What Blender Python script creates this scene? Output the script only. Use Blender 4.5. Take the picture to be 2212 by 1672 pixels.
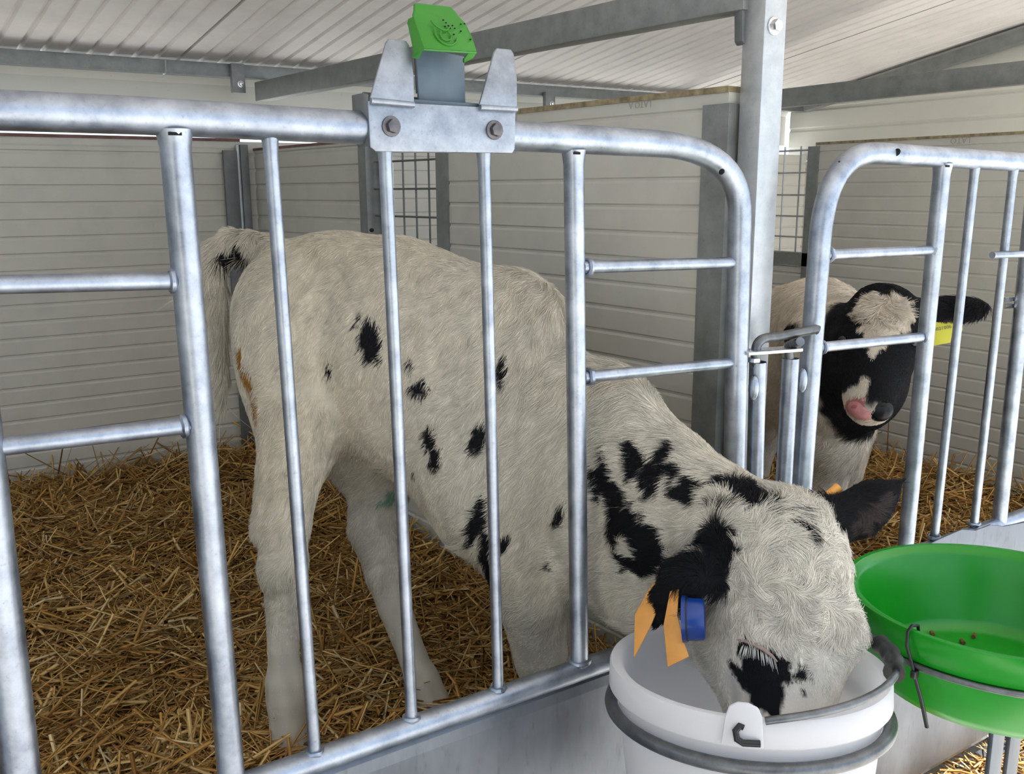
import bpy, bmesh, math, random
import numpy as np
from mathutils import Vector, Matrix
from mathutils.bvhtree import BVHTree

# ------------------------------------------------------------------ camera, world, lights, exposure
for o in list(bpy.data.objects): bpy.data.objects.remove(o)
SC = bpy.context.scene
COL = SC.collection
FPX = 2000.0; CAM_H = 1.6
PITCH, ROLL, YAW = math.radians(12.0), math.radians(0.3), math.radians(33.0)
_f = np.array([math.sin(YAW)*math.cos(PITCH), math.cos(YAW)*math.cos(PITCH), -math.sin(PITCH)])
_r = np.array([math.cos(YAW), -math.sin(YAW), 0.0]); _d = np.cross(_f, _r)
CR = math.cos(ROLL)*_r + math.sin(ROLL)*_d
CD = -math.sin(ROLL)*_r + math.cos(ROLL)*_d
CF = _f
CP = np.array([0.0, 0.0, CAM_H])
cam_data = bpy.data.cameras.new('camera'); cam = bpy.data.objects.new('camera', cam_data); COL.objects.link(cam)
cam_data.sensor_width = 36.0; cam_data.lens = FPX*36.0/2212.0; cam_data.clip_start = 0.02
cam.matrix_world = Matrix(((CR[0], -CD[0], -CF[0], CP[0]), (CR[1], -CD[1], -CF[1], CP[1]), (CR[2], -CD[2], -CF[2], CP[2]), (0, 0, 0, 1)))
SC.camera = cam

world = bpy.data.worlds.new('sky'); SC.world = world; world.use_nodes = True
wn = world.node_tree; wn.nodes.clear()
w_out = wn.nodes.new('ShaderNodeOutputWorld'); w_bg = wn.nodes.new('ShaderNodeBackground')
w_bg.inputs['Strength'].default_value = 1.7
w_tc = wn.nodes.new('ShaderNodeTexCoord'); w_sep = wn.nodes.new('ShaderNodeSeparateXYZ'); w_ramp = wn.nodes.new('ShaderNodeValToRGB')
wn.links.new(w_tc.outputs['Generated'], w_sep.inputs[0]); wn.links.new(w_sep.outputs['Z'], w_ramp.inputs[0])
w_ramp.color_ramp.elements[0].position = 0.0; w_ramp.color_ramp.elements[0].color = (0.78, 0.89, 1.0, 1)
w_ramp.color_ramp.elements[1].position = 0.75; w_ramp.color_ramp.elements[1].color = (0.50, 0.70, 1.0, 1)
wn.links.new(w_ramp.outputs[0], w_bg.inputs['Color']); wn.links.new(w_bg.outputs[0], w_out.inputs[0])

sun_d = bpy.data.lights.new('sun', 'SUN'); sun_d.energy = 15.0; sun_d.angle = math.radians(0.6); sun_d.color = (1.0, 0.95, 0.87)
sun = bpy.data.objects.new('sun', sun_d); COL.objects.link(sun)
_sd = Vector((-0.80, 0.22, -0.60)).normalized()          # the way the sunlight travels
sun.rotation_euler = _sd.to_track_quat('-Z', 'Y').to_euler(); sun.location = (3, -4, 6)

SC.view_settings.view_transform = 'Standard'; SC.view_settings.look = 'None'
SC.view_settings.gamma = 1.0; SC.view_settings.use_curve_mapping = False
SC.view_settings.exposure = 0.16

# ------------------------------------------------------------------ helpers
def ray(px, py):
    return (px-1106.0)/FPX*CR + (py-836.0)/FPX*CD + CF
def at(px, py, Y):                       # the point of the world seen at a pixel, on the upright plane Y
    d = ray(px, py); return Vector(CP + d*(Y/d[1]))
def atX(px, py, X):
    d = ray(px, py); return Vector(CP + d*(X/d[0]))
def atz(px, py, z):
    d = ray(px, py); return Vector(CP + d*((z-CAM_H)/d[2]))
def on_plane(px, py, P, n):
    d = Vector(ray(px, py)); P = Vector(P); n = Vector(n); c = Vector(CP)
    return c + d*((n.dot(P-c))/n.dot(d))

RNG = np.random.default_rng(7); random.seed(7)

def setp(o, label=None, cat=None, group=None, kind=None):
    if label: o['label'] = label
    if cat: o['category'] = cat
    if group: o['group'] = group
    if kind: o['kind'] = kind
    return o
def thing(name, loc, label, cat, group=None):
    o = bpy.data.objects.new(name, None); COL.objects.link(o); o.location = loc; o.empty_display_size = 0.05
    return setp(o, label, cat, group)
def link(name, me, mat, parent=None, smooth=False):
    if mat is not None:
        me.materials.clear(); me.materials.append(mat)
    o = bpy.data.objects.new(name, me); COL.objects.link(o)
    if smooth:
        me.polygons.foreach_set('use_smooth', [True]*len(me.polygons))
    if parent is not None:
        o.parent = parent
        root = Vector((0, 0, 0)); p = parent
        while p is not None: root += p.location; p = p.parent
        o.location = -root if True else o.location
    return o
def mesh(name, verts, faces, mat, parent=None, smooth=False, bevel=0.0, seg=2):
    me = bpy.data.meshes.new(name); me.from_pydata([tuple(v) for v in verts], [], faces); me.update()
    bm = bmesh.new(); bm.from_mesh(me); bmesh.ops.recalc_face_normals(bm, faces=bm.faces[:])
    if bevel > 0:
        es = [e for e in bm.edges if len(e.link_faces) == 2 and e.calc_face_angle(0) > 0.5]
        bmesh.ops.bevel(bm, geom=es, offset=bevel, segments=seg, affect='EDGES', profile=0.5)
    bm.to_mesh(me); bm.free()
    o = link(name, me, mat, parent, smooth)
    return o
class MB:
    """collects tubes, boxes and prisms and links them as one mesh object"""
    def __init__(s): s.v = []; s.f = []
    def add(s, v, f):
        n = len(s.v); s.v += [tuple(p) for p in v]; s.f += [tuple(i+n for i in q) for q in f]; return s
    def tube(s, pts, r, seg=14, cap=True, closed=False):
        pts = [Vector(p) for p in pts]; n = len(pts)
        rs = r if isinstance(r, (list, tuple)) else [r]*n
        tang = []
        for i in range(n):
            a = pts[(i-1) % n] if (closed or i > 0) else pts[i]
            b = pts[(i+1) % n] if (closed or i < n-1) else pts[i]
            tang.append((b-a).normalized())
        up = Vector((0, 0, 1)) if abs(tang[0].z) < 0.9 else Vector((1, 0, 0))
        u = tang[0].cross(up).normalized(); V = []; Fc = []
        for i in range(n):
            u = (u - tang[i]*u.dot(tang[i])).normalized(); w = tang[i].cross(u)
            for k in range(seg):
                a = 2*math.pi*k/seg
                V.append(pts[i] + (u*math.cos(a) + w*math.sin(a))*rs[i])
        for i in range(n if closed else n-1):
            j = (i+1) % n
            for k in range(seg):
                l = (k+1) % seg
                Fc.append((i*seg+k, i*seg+l, j*seg+l, j*seg+k))
        if cap and not closed:
            Fc.append(tuple(range(seg-1, -1, -1))); Fc.append(tuple((n-1)*seg+k for k in range(seg)))
        return s.add(V, Fc)
    def ball(s, c, rad, nu=10, nv=7, frame=None):
        c = Vector(c); rad = rad if isinstance(rad, (list, tuple)) else (rad,)*3
        ax = frame or (Vector((1, 0, 0)), Vector((0, 1, 0)), Vector((0, 0, 1)))
        V = [c+ax[2]*rad[2]]; Fc = []
        for i in range(1, nv):
            t = math.pi*i/nv
            for k in range(nu):
                a = 2*math.pi*k/nu
                V.append(c + ax[0]*(rad[0]*math.sin(t)*math.cos(a)) + ax[1]*(rad[1]*math.sin(t)*math.sin(a)) + ax[2]*(rad[2]*math.cos(t)))
        V.append(c-ax[2]*rad[2]); last = len(V)-1
        for k in range(nu):
            l = (k+1) % nu
            Fc.append((0, 1+k, 1+l)); Fc.append((last, last-nu+l, last-nu+k))
            for i in range(nv-2):
                a = 1+i*nu; Fc.append((a+k, a+nu+k, a+nu+l, a+l))
        return s.add(V, Fc)
    def box(s, lo, hi, frame=None):
        V = []
        for z in (lo[2], hi[2]):
            for x, y in ((lo[0], lo[1]), (hi[0], lo[1]), (hi[0], hi[1]), (lo[0], hi[1])):
                V.append(Vector((x, y, z)) if frame is None else frame @ Vector((x, y, z)))
        return s.add(V, [(0, 3, 2, 1), (4, 5, 6, 7), (0, 1, 5, 4), (1, 2, 6, 5), (2, 3, 7, 6), (3, 0, 4, 7)])
    def prism(s, poly, off):
        off = Vector(off); poly = [Vector(p) for p in poly]; n = len(poly)
        return s.add(poly + [p+off for p in poly], [tuple(range(n-1, -1, -1)), tuple(range(n, 2*n))] + [(i, (i+1) % n, n+(i+1) % n, n+i) for i in range(n)])
    def lathe(s, prof, c, seg=64, close=False):
        c = Vector(c); V = []; Fc = []; n = len(prof)
        for k in range(seg):
            a = 2*math.pi*k/seg
            for r, z in prof: V.append(c + Vector((r*math.cos(a), r*math.sin(a), z)))
        for k in range(seg):
            l = (k+1) % seg
            for i in range(n if close else n-1):
                j = (i+1) % n; Fc.append((k*n+i, l*n+i, l*n+j, k*n+j))
        return s.add(V, Fc)
    def build(s, name, mat, parent=None, smooth=True, bevel=0.0, seg=2, angle=40):
        o = mesh(name, s.v, s.f, mat, parent, False, bevel, seg)
        if smooth:
            me = o.data
            me.polygons.foreach_set('use_smooth', [True]*len(me.polygons))
            me.set_sharp_from_angle(angle=math.radians(angle))
        return o

# ------------------------------------------------------------------ materials
def nodes(name):
    m = bpy.data.materials.new(name); m.use_nodes = True; nt = m.node_tree
    return m, nt, nt.nodes['Principled BSDF']
def mix_noise(nt, c1, c2, scale, detail=4, lo=0.35, hi=0.65, rough=0.6, vec=None):
    n = nt.nodes.new('ShaderNodeTexNoise'); n.inputs['Scale'].default_value = scale; n.inputs['Detail'].default_value = detail; n.inputs['Roughness'].default_value = rough
    r = nt.nodes.new('ShaderNodeValToRGB'); r.color_ramp.elements[0].position = lo; r.color_ramp.elements[1].position = hi
    r.color_ramp.elements[0].color = (*c1, 1); r.color_ramp.elements[1].color = (*c2, 1)
    if vec is not None: nt.links.new(vec, n.inputs['Vector'])
    nt.links.new(n.outputs['Fac'], r.inputs[0])
    return n, r
def objcoord(nt, sc=(1, 1, 1)):
    tc = nt.nodes.new('ShaderNodeTexCoord'); mp = nt.nodes.new('ShaderNodeMapping'); mp.inputs['Scale'].default_value = sc
    nt.links.new(tc.outputs['Object'], mp.inputs[0]); return mp.outputs[0]
def plain(name, col, rough=0.5, metal=0.0, noise=0.0, nscale=20, bump=0.0, trans=0.0, spec=0.5, sss=0.0):
    m, nt, b = nodes(name)
    b.inputs['Roughness'].default_value = rough; b.inputs['Metallic'].default_value = metal
    b.inputs['Specular IOR Level'].default_value = spec
    b.inputs['Base Color'].default_value = (*col, 1)
    v = objcoord(nt)
    if noise > 0:
        n, r = mix_noise(nt, tuple(c*(1-noise) for c in col), tuple(min(1, c*(1+noise)) for c in col), nscale, vec=v)
        nt.links.new(r.outputs[0], b.inputs['Base Color'])
    if bump > 0:
        n2 = nt.nodes.new('ShaderNodeTexNoise'); n2.inputs['Scale'].default_value = nscale*3; nt.links.new(v, n2.inputs['Vector'])
        bp = nt.nodes.new('ShaderNodeBump'); bp.inputs['Strength'].default_value = bump; bp.inputs['Distance'].default_value = 0.002
        nt.links.new(n2.outputs['Fac'], bp.inputs['Height']); nt.links.new(bp.outputs[0], b.inputs['Normal'])
    if trans > 0: b.inputs['Transmission Weight'].default_value = trans
    if sss > 0:
        b.inputs['Subsurface Weight'].default_value = sss; b.inputs['Subsurface Radius'].default_value = (0.02, 0.02, 0.02)
    return m
def galv(name, dark, light, rough=0.38, metal=0.85, scale=18, streak=(1, 1, 1), wear=True):
    """hot-dip galvanised steel: cloudy zinc with small dark pits"""
    m, nt, b = nodes(name); v = objcoord(nt, streak)
    n, r = mix_noise(nt, dark, light, scale, 6, 0.3, 0.72, 0.65, v)
    n2, r2 = mix_noise(nt, (0.6, 0.59, 0.57), (1, 1, 1), scale*9, 3, 0.22, 0.40, 0.5, v)
    mx = nt.nodes.new('ShaderNodeMix'); mx.data_type = 'RGBA'; mx.blend_type = 'MULTIPLY'; mx.inputs[0].default_value = 0.55 if wear else 0.3
    nt.links.new(r.outputs[0], mx.inputs[6]); nt.links.new(r2.outputs[0], mx.inputs[7]); nt.links.new(mx.outputs[2], b.inputs['Base Color'])
    b.inputs['Metallic'].default_value = metal
    rr = nt.nodes.new('ShaderNodeMapRange'); rr.inputs['To Min'].default_value = rough-0.1; rr.inputs['To Max'].default_value = rough+0.18
    nt.links.new(n.outputs['Fac'], rr.inputs[0]); nt.links.new(rr.outputs[0], b.inputs['Roughness'])
    bp = nt.nodes.new('ShaderNodeBump'); bp.inputs['Strength'].default_value = 0.25; bp.inputs['Distance'].default_value = 0.0015
    nt.links.new(n.outputs['Fac'], bp.inputs['Height']); nt.links.new(bp.outputs[0], b.inputs['Normal'])
    return m
def panelmat(name, col, rough, dirt, dcol, scale=6, speck=0.4):
    m, nt, b = nodes(name); v = objcoord(nt)
    n, r = mix_noise(nt, col, tuple(c*(1-dirt) for c in col), scale, 5, 0.45, 0.75, 0.7, v)
    n2, r2 = mix_noise(nt, (1, 1, 1), dcol, scale*14, 3, 0.66, 0.78, 0.6, v)
    mx = nt.nodes.new('ShaderNodeMix'); mx.data_type = 'RGBA'; mx.blend_type = 'MULTIPLY'; mx.inputs[0].default_value = speck
    nt.links.new(r.outputs[0], mx.inputs[6]); nt.links.new(r2.outputs[0], mx.inputs[7]); nt.links.new(mx.outputs[2], b.inputs['Base Color'])
    b.inputs['Roughness'].default_value = rough
    return m
M_TUBE = galv('galvanised tube', (0.235, 0.27, 0.33), (0.52, 0.57, 0.65), 0.36, 0.95, 20)
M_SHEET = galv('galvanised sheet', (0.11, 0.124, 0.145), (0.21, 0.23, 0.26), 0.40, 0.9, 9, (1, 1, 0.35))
M_PLATE = galv('galvanised plate', (0.22, 0.245, 0.285), (0.43, 0.47, 0.53), 0.42, 0.9, 26)
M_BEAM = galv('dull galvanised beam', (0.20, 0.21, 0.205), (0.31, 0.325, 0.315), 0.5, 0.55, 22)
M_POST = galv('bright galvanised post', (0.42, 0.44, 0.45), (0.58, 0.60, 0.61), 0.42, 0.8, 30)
M_DARKSTEEL = galv('dark galvanised channel', (0.14, 0.15, 0.15), (0.22, 0.23, 0.23), 0.5, 0.5, 20)
M_RING = galv('worn steel rod', (0.10, 0.105, 0.11), (0.21, 0.22, 0.23), 0.36, 0.85, 30)
M_PANEL = panelmat('cream wall panel', (0.60, 0.58, 0.51), 0.42, 0.12, (0.75, 0.70, 0.58))
M_PANELG = panelmat('grey cream partition panel', (0.55, 0.54, 0.48), 0.38, 0.12, (0.7, 0.66, 0.5))
M_ROOF = panelmat('cream roof panel', (0.87, 0.83, 0.80), 0.5, 0.14, (0.62, 0.55, 0.5), 5, 0.5)
M_FASCIA = panelmat('white fascia', (0.68, 0.665, 0.60), 0.5, 0.06, (0.7, 0.65, 0.55))
M_EDGE = plain('dirty foam edge', (0.27, 0.22, 0.13), 0.8, noise=0.4, nscale=40)
M_BROWN = plain('red brown edge', (0.16, 0.07, 0.06), 0.6, noise=0.3, nscale=30)
M_SEAM = plain('dark joint', (0.02, 0.02, 0.02), 0.9)
M_CONC = plain('pale concrete yard', (0.68, 0.65, 0.61), 0.9, noise=0.18, nscale=4, bump=0.4)
M_SLATE = plain('dark slate of added wall', (0.075, 0.085, 0.105), 0.6, noise=0.15, nscale=3)
M_TAN = plain('tan floor board', (0.55, 0.40, 0.24), 0.8, noise=0.2, nscale=9)
M_GREENCAP = plain('green plastic clip', (0.032, 0.225, 0.014), 0.38)
M_GREENBOWL = plain('green plastic bowl', (0.003, 0.25, 0.007), 0.30, noise=0.12, nscale=3, sss=0.0)
def milky(name, col, tr):
    m, nt, b = nodes(name); b.inputs['Base Color'].default_value = (*col, 1); b.inputs['Roughness'].default_value = 0.38
    t = nt.nodes.new('ShaderNodeBsdfTranslucent'); t.inputs['Color'].default_value = (*col, 1)
    mx = nt.nodes.new('ShaderNodeMixShader'); mx.inputs[0].default_value = tr
    nt.links.new(b.outputs[0], mx.inputs[1]); nt.links.new(t.outputs[0], mx.inputs[2])
    nt.links.new(mx.outputs[0], nt.nodes['Material Output'].inputs['Surface']); return m
M_BUCKET = milky('milky white plastic', (0.86, 0.86, 0.875), 0.48)
M_BLACK = plain('black plastic', (0.012, 0.012, 0.014), 0.35)
M_RUBBER = plain('black rubber', (0.02, 0.02, 0.022), 0.5)
M_BLUEGREY = plain('blue grey plastic plate', (0.105, 0.145, 0.185), 0.45, noise=0.12, nscale=20)
M_BLUE = plain('blue plastic', (0.004, 0.038, 0.22), 0.3)
M_ORANGE = plain('orange rubbery plastic', (0.80, 0.36, 0.075), 0.5, noise=0.08, nscale=20)
M_ORANGEPAINT = plain('orange paint', (0.72, 0.20, 0.06), 0.6, noise=0.2, nscale=30)
M_YELLOW = plain('yellow plastic tag', (0.74, 0.70, 0.07), 0.45)
M_INK = plain('grey ink', (0.16, 0.16, 0.15), 0.8)
M_INKPALE = plain('pale printed ink', (0.37, 0.36, 0.32), 0.8)
M_BOLT = galv('bolt steel', (0.09, 0.085, 0.09), (0.2, 0.19, 0.2), 0.4, 0.9, 60)
M_CHROME = galv('bright zinc', (0.55, 0.55, 0.56), (0.8, 0.8, 0.82), 0.25, 0.95, 40)
M_PELLET = plain('brown feed', (0.16, 0.075, 0.02), 0.9, noise=0.3, nscale=80)
M_HOLE = plain('dark hole', (0.004, 0.004, 0.004), 0.9)
M_OCHRE = plain('dried dung', (0.33, 0.17, 0.03), 0.8, noise=0.4, nscale=60)
def attrmat(name, rough, attr='col', spec=0.3, sheen=0.0):
    m, nt, b = nodes(name)
    a = nt.nodes.new('ShaderNodeAttribute'); a.attribute_name = attr
    nt.links.new(a.outputs['Color'], b.inputs['Base Color']); b.inputs['Roughness'].default_value = rough
    b.inputs['Specular IOR Level'].default_value = spec
    return m
M_HIDE = attrmat('calf hide', 0.8, spec=0.08)
M_FUR = attrmat('calf fur', 0.55, spec=0.14)
M_STRAW = attrmat('straw stalks', 0.62, spec=0.35)
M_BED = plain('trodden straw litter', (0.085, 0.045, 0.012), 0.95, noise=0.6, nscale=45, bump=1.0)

# ------------------------------------------------------------------ setting: yard, walls, roof
G = 1.15                                             # the plane of the gates
mesh('floor', [(-14, -14, 0), (16, -14, 0), (16, 14, 0), (-14, 14, 0)], [(0, 1, 2, 3)], M_CONC)
setp(bpy.data.objects['floor'], kind='structure')

def ribbed(name, p0, p1, z0, z1, mat, parent, inward, ribs, thick=0.035, gw=0.007, gd=0.0035):
    """a wall panel from p0 to p1 with horizontal V grooves at the heights in ribs; inward = unit normal of its visible face"""
    p0 = Vector((p0[0], p0[1], 0)); p1 = Vector((p1[0], p1[1], 0)); n = Vector((inward[0], inward[1], 0)).normalized()
    prof = [(z0, 0.0)]
    for z in sorted(ribs):
        if z0+gw*1.5 < z < z1-gw*1.5:
            prof += [(z-gw, 0.0), (z-gw*0.2, -gd), (z+gw*0.5, -gd), (z+gw, 0.0)]
    prof += [(z1, 0.0)]
    V = []; F_ = []; k = len(prof)
    for P in (p0, p1):
        for z, d in prof: V.append(P + n*d + Vector((0, 0, z)))
    for P in (p0, p1):
        V.append(P - n*thick + Vector((0, 0, z0))); V.append(P - n*thick + Vector((0, 0, z1)))
    for i in range(k-1): F_.append((i, k+i, k+i+1, i+1))
    a = 2*k
    F_ += [(a, a+1, a+3, a+2), (k-1, 2*k-1, a+3, a+1), (0, a, a+2, k), tuple(list(range(k)) + [a+1, a]), tuple(list(range(2*k-1, k-1, -1)) + [a+2, a+3])]
    return mesh(name, V, F_, mat, parent)
def wall_root(name):
    o = bpy.data.objects.new(name, None); COL.objects.link(o); o['kind'] = 'structure'; return o

YB = 3.33                                            # back wall
zr = lambda z: z + 0.4
RIBS = [zr(-0.6 + 0.0535*i) for i in range(45)]
wb = wall_root('wall_back')
ztop = at(0, 294, YB).z
ribbed('panel', (-1.6, YB), (1.12, YB), 0.25, ztop, M_PANEL, wb, (0, -1), RIBS)
MB().box((-1.6, YB-0.004, ztop), (1.03, YB+0.04, ztop+0.010)).build('edge_strip', M_BROWN, wb, False)
MB().box((-1.6, YB-0.002, ztop-0.024), (1.03, YB-0.0005, ztop-0.020)).build('edge_line', M_PANELG, wb, False)
# upper fascia, bent strip under the eaves beam
zf0 = at(0, 262, YB+0.15).z; zf1 = at(0, 158, YB+0.15).z
ribbed('fascia', (-1.6, YB+0.15), (4.0, YB+0.15), zf0, zf1, M_FASCIA, wb, (0, -1), [], 0.03)
zf2 = at(0, 122, YB+0.10).z
mesh('soffit_strip', [(-1.6, YB+0.15, zf1), (4.0, YB+0.15, zf1), (4.0, YB+0.10, zf2+0.02), (-1.6, YB+0.10, zf2+0.02)], [(0, 1, 2, 3)], M_FASCIA, wb)
# back wall of the second pen, whiter panel colour to look brightly lit
ribbed('panel', (1.16, YB), (4.0, YB), 0.25, ztop, M_FASCIA, wb, (0, -1), RIBS)
wo = wall_root('wall_opposite_added')                      # unseen dark slate wall, added to hold back light from the left
ribbed('panel', (-7.0, -2.6), (-0.2, -2.6), 0.0, 3.0, M_SLATE, wo, (0, 1), [0.25*i for i in range(1, 12)], 0.08, 0.02, 0.012)
wl = wall_root('wall_left_added')  # unseen side wall, added and carried forward to block light from the left
ribbed('panel', (-1.6, -1.3), (-1.6, YB), 0.25, 1.9, M_PANEL, wl, (1, 0), RIBS)

# roof: falls towards the back; ribs run down the slope
RT = 0.18; RZ = zr(1.652); RY = 3.35
roofz = lambda y: RZ + RT*(RY-y)
ce = wall_root('ceiling')
rdir = Vector((-0.095, 1.0, 0.0))
def roof_panel(x0, x1, y0, y1, nrib, name='panel'):
    """sheet between x0 and x1 (measured at the eaves), with small ribs hanging below it"""
    prof = [(x0, 0.0)]; w = (x1-x0)/nrib
    for i in range(1, nrib):
        x = x0 + w*i; s = 0.0075
        prof += [(x-s*1.2, 0.0), (x-s*0.4, 0.0085), (x+s*0.4, 0.0085), (x+s*1.2, 0.0)]
    prof.append((x1, 0.0)); k = len(prof); V = []; F_ = []
    for y in (y0, y1):
        for x, d in prof: V.append((x + rdir.x*(y-RY), y, roofz(y)+d))
    for y in (y0, y1):
        for x in (x0, x1): V.append((x + rdir.x*(y-RY), y, roofz(y)+0.05))
    for i in range(k-1): F_.append((i, i+1, k+i+1, k+i))
    a = 2*k
    F_ += [(a, a+1, a+3, a+2), (0, k, a+2, a), (k-1, a+1, a+3, 2*k-1), tuple(list(range(k)) + [a+1, a]), tuple(list(range(k, 2*k)) + [a+3, a+2])]
    return mesh(name, V, F_, M_ROOF, ce)
seamx = 0.865
RY0 = -1.3
edges = [seamx-2.34, seamx-1.17, seamx, seamx+1.17, seamx+2.34, seamx+3.65]
for i in range(5):
    roof_panel(edges[i]+0.006, edges[i+1]-0.006, RY0, RY+0.25, 17)
for e in edges[1:-1]:
    V = []
    for y in (RY0, RY+0.25):
        V += [(e-0.007+rdir.x*(y-RY), y, roofz(y)+0.02), (e+0.007+rdir.x*(y-RY), y, roofz(y)+0.02)]
    mesh('joint', V, [(0, 1, 3, 2)], M_SEAM, ce)

# gable wall at the far right, ribs level, top follows the roof
XG = 4.0
gw_ = wall_root('wall_right')
ribbed('panel', (XG, 1.15), (XG, RY+0.1), 0.3, zr(1.34), M_FASCIA, gw_, (-1, 0), [zr(-0.2+0.1*i) for i in range(40)])
ribbed('panel', (XG, 1.15), (XG, RY+0.1), zr(1.343), zr(2.3), M_FASCIA, gw_, (-1, 0), [zr(-0.2+0.1*i) for i in range(40)], 0.035, 0.012, 0.006)
# sloping purlin and pale trim under the roof along the gable
A_ = (RY-0.05); B_ = 1.15
V = []
for y in (A_, B_):
    for dx, dz in ((-0.03, -0.02), (0.0, -0.02), (0.0, -0.005), (-0.03, -0.005)):
        V.append((XG-0.02+dx, y, roofz(y)+dz))
mesh('trim_gable', V, [(0, 1, 2, 3), (7, 6, 5, 4), (0, 4, 5, 1), (1, 5, 6, 2), (2, 6, 7, 3), (3, 7, 4, 0)], M_FASCIA); setp(bpy.data.objects['trim_gable'], kind='structure')
V = []
for y in (A_, B_):
    for dx, dz in ((-0.05, -0.075), (0.0, -0.075), (0.0, -0.022), (-0.05, -0.022)):
        V.append((XG-0.03+dx, y, roofz(y)+dz))
o = mesh('purlin', V, [(0, 1, 2, 3), (7, 6, 5, 4), (0, 4, 5, 1), (1, 5, 6, 2), (2, 6, 7, 3), (3, 7, 4, 0)], M_BEAM)
setp(o, 'grey steel purlin sloping under the roof along the far right wall', 'purlin')

# ------------------------------------------------------------------ partitions between the pens
def partition(X0, Y0, ang, fn):
    d = Vector((math.sin(ang), math.cos(ang), 0)); n = Vector((d.y, -d.x, 0)); P = Vector((X0, Y0, 0))
    return d, n, P
PA = math.radians(-6.0)
pd_, pn_, pP = partition(1.295, 1.262, PA, None)     # pn_ points right (+X)
inward = -pn_
def pp(px, py): return on_plane(px, py, pP, pn_)
def along(px, py=420): return (pp(px, py)-pP).dot(pd_)
def pt(s, off=0.0): return pP + pd_*s + pn_*off
pw = wall_root('wall_partition')
ZP = pp(1350, 222).z
s_w0, s_w1 = along(968), along(790)
s_c = along(519)
# front panel
def rib_part(z): return z
R1 = [z for z in RIBS if z < ZP-0.13]
ribbed('panel', pt(0.0), pt(s_w0), 0.25, ZP, M_PANELG, pw, inward, R1+[ZP-0.03], 0.04, 0.006, 0.003)
sA = 0.0
MB().prism([pt(0.0, -0.003)+Vector((0, 0, ZP)), pt(s_w0+0.02, -0.003)+Vector((0, 0, ZP)), pt(s_w0+0.02, 0.043)+Vector((0, 0, ZP)), pt(0.0, 0.043)+Vector((0, 0, ZP))], (0, 0, 0.011)).build('foam_edge', M_EDGE, pw, False)
# rear panel and the panel below the window
ZP2 = pp(640, 318).z
ribbed('panel', pt(s_w1+0.02), pt(s_c), 0.25, ZP2, M_PANELG, pw, inward, RIBS, 0.04, 0.008, 0.005)
MB().prism([pt(s_w1, -0.003)+Vector((0, 0, ZP2)), pt(s_c, -0.003)+Vector((0, 0, ZP2)), pt(s_c, 0.043)+Vector((0, 0, ZP2)), pt(s_w1, 0.043)+Vector((0, 0, ZP2))], (0, 0, 0.008)).build('foam_edge', M_BROWN, pw, False)
zsill = zr(0.98)
ribbed('panel', pt(s_w0), pt(s_w1+0.02), 0.25, zsill, M_PANELG, pw, inward, RIBS, 0.04)
# end channel beside the post
MB().prism([pt(-0.006, -0.006), pt(0.055, -0.006), pt(0.055, 0.0), pt(-0.0, 0.0), pt(0.0, 0.045), pt(-0.006, 0.045)], (0, 0, ZP-0.02-0.25)).build('end_channel', M_BEAM, pw, False)
bpy.data.objects['end_channel'].location.z += 0.25
def ink_text(txt, size, origin, xdir, updir, mat, parent, name='lettering', depth=0.0008):
    cu = bpy.data.curves.new(name, 'FONT'); cu.body = txt; cu.size = size; cu.extrude = 0.0002; cu.align_x = 'CENTER'; cu.align_y = 'CENTER'; cu.resolution_u = 2
    tmp = bpy.data.objects.new('tmp', cu); COL.objects.link(tmp)
    dg = bpy.context.evaluated_depsgraph_get(); me = bpy.data.meshes.new_from_object(tmp.evaluated_get(dg))
    bpy.data.objects.remove(tmp); bpy.data.curves.remove(cu)
    xd = Vector(xdir).normalized(); ud = Vector(updir); ud = (ud - xd*ud.dot(xd)).normalized(); nd = xd.cross(ud)
    Mx = Matrix(((xd.x, ud.x, nd.x, origin[0]), (xd.y, ud.y, nd.y, origin[1]), (xd.z, ud.z, nd.z, origin[2]), (0, 0, 0, 1)))
    me.transform(Mx); me.name = name
    return link(name, me, mat, parent)
# printed upside down along the top of the panel
c = pp(1383, 226) - pn_*0.0012
o = ink_text('LATO A', 0.0175, c, pd_, (0, 0, -1), M_INKPALE, pw)

# mesh window in the partition: two posts and a welded wire grid
win = wall_root('window_1')
def post_on(s0, s1, off0, off1, z0, z1, mat, parent, name='frame_post'):
    return MB().prism([pt(s0, off0)+Vector((0, 0, z0)), pt(s1, off0)+Vector((0, 0, z0)), pt(s1, off1)+Vector((0, 0, z0)), pt(s0, off1)+Vector((0, 0, z0))], (0, 0, z1-z0)).build(name, mat, parent, False)
zw1 = ZP+0.05
post_on(along(970), along(946), -0.006, 0.045, 0.3, zw1, M_BEAM, win)
post_on(along(796), along(780), -0.006, 0.045, 0.3, zw1, M_BEAM, win)
post_on(along(800)-0.05, along(797), 0.045, 0.05, zsill, zw1, M_POST, win, 'inner_flange')
post_on(along(960), along(790), -0.004, 0.042, zsill-0.03, zsill, M_BEAM, win, 'sill_channel')
for py in (347, 408, 468, 528):
    z = pp(860, py).z
    MB().tube([pt(along(955), 0.02)+Vector((0, 0, z)), pt(along(798), 0.02)+Vector((0, 0, z))], 0.0032, 6).build('wire', M_DARKSTEEL, win)
for k in range(9):
    s = along(953) + (along(800)-along(953))*(k+0.4)/9.0
for px in (808, 826, 855, 882, 910, 937):
    s = along(px); MB().tube([pt(s, 0.026)+Vector((0, 0, zsill)), pt(s, 0.026)+Vector((0, 0, zw1))], 0.0028, 6).build('wire', M_DARKSTEEL, win)

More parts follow.
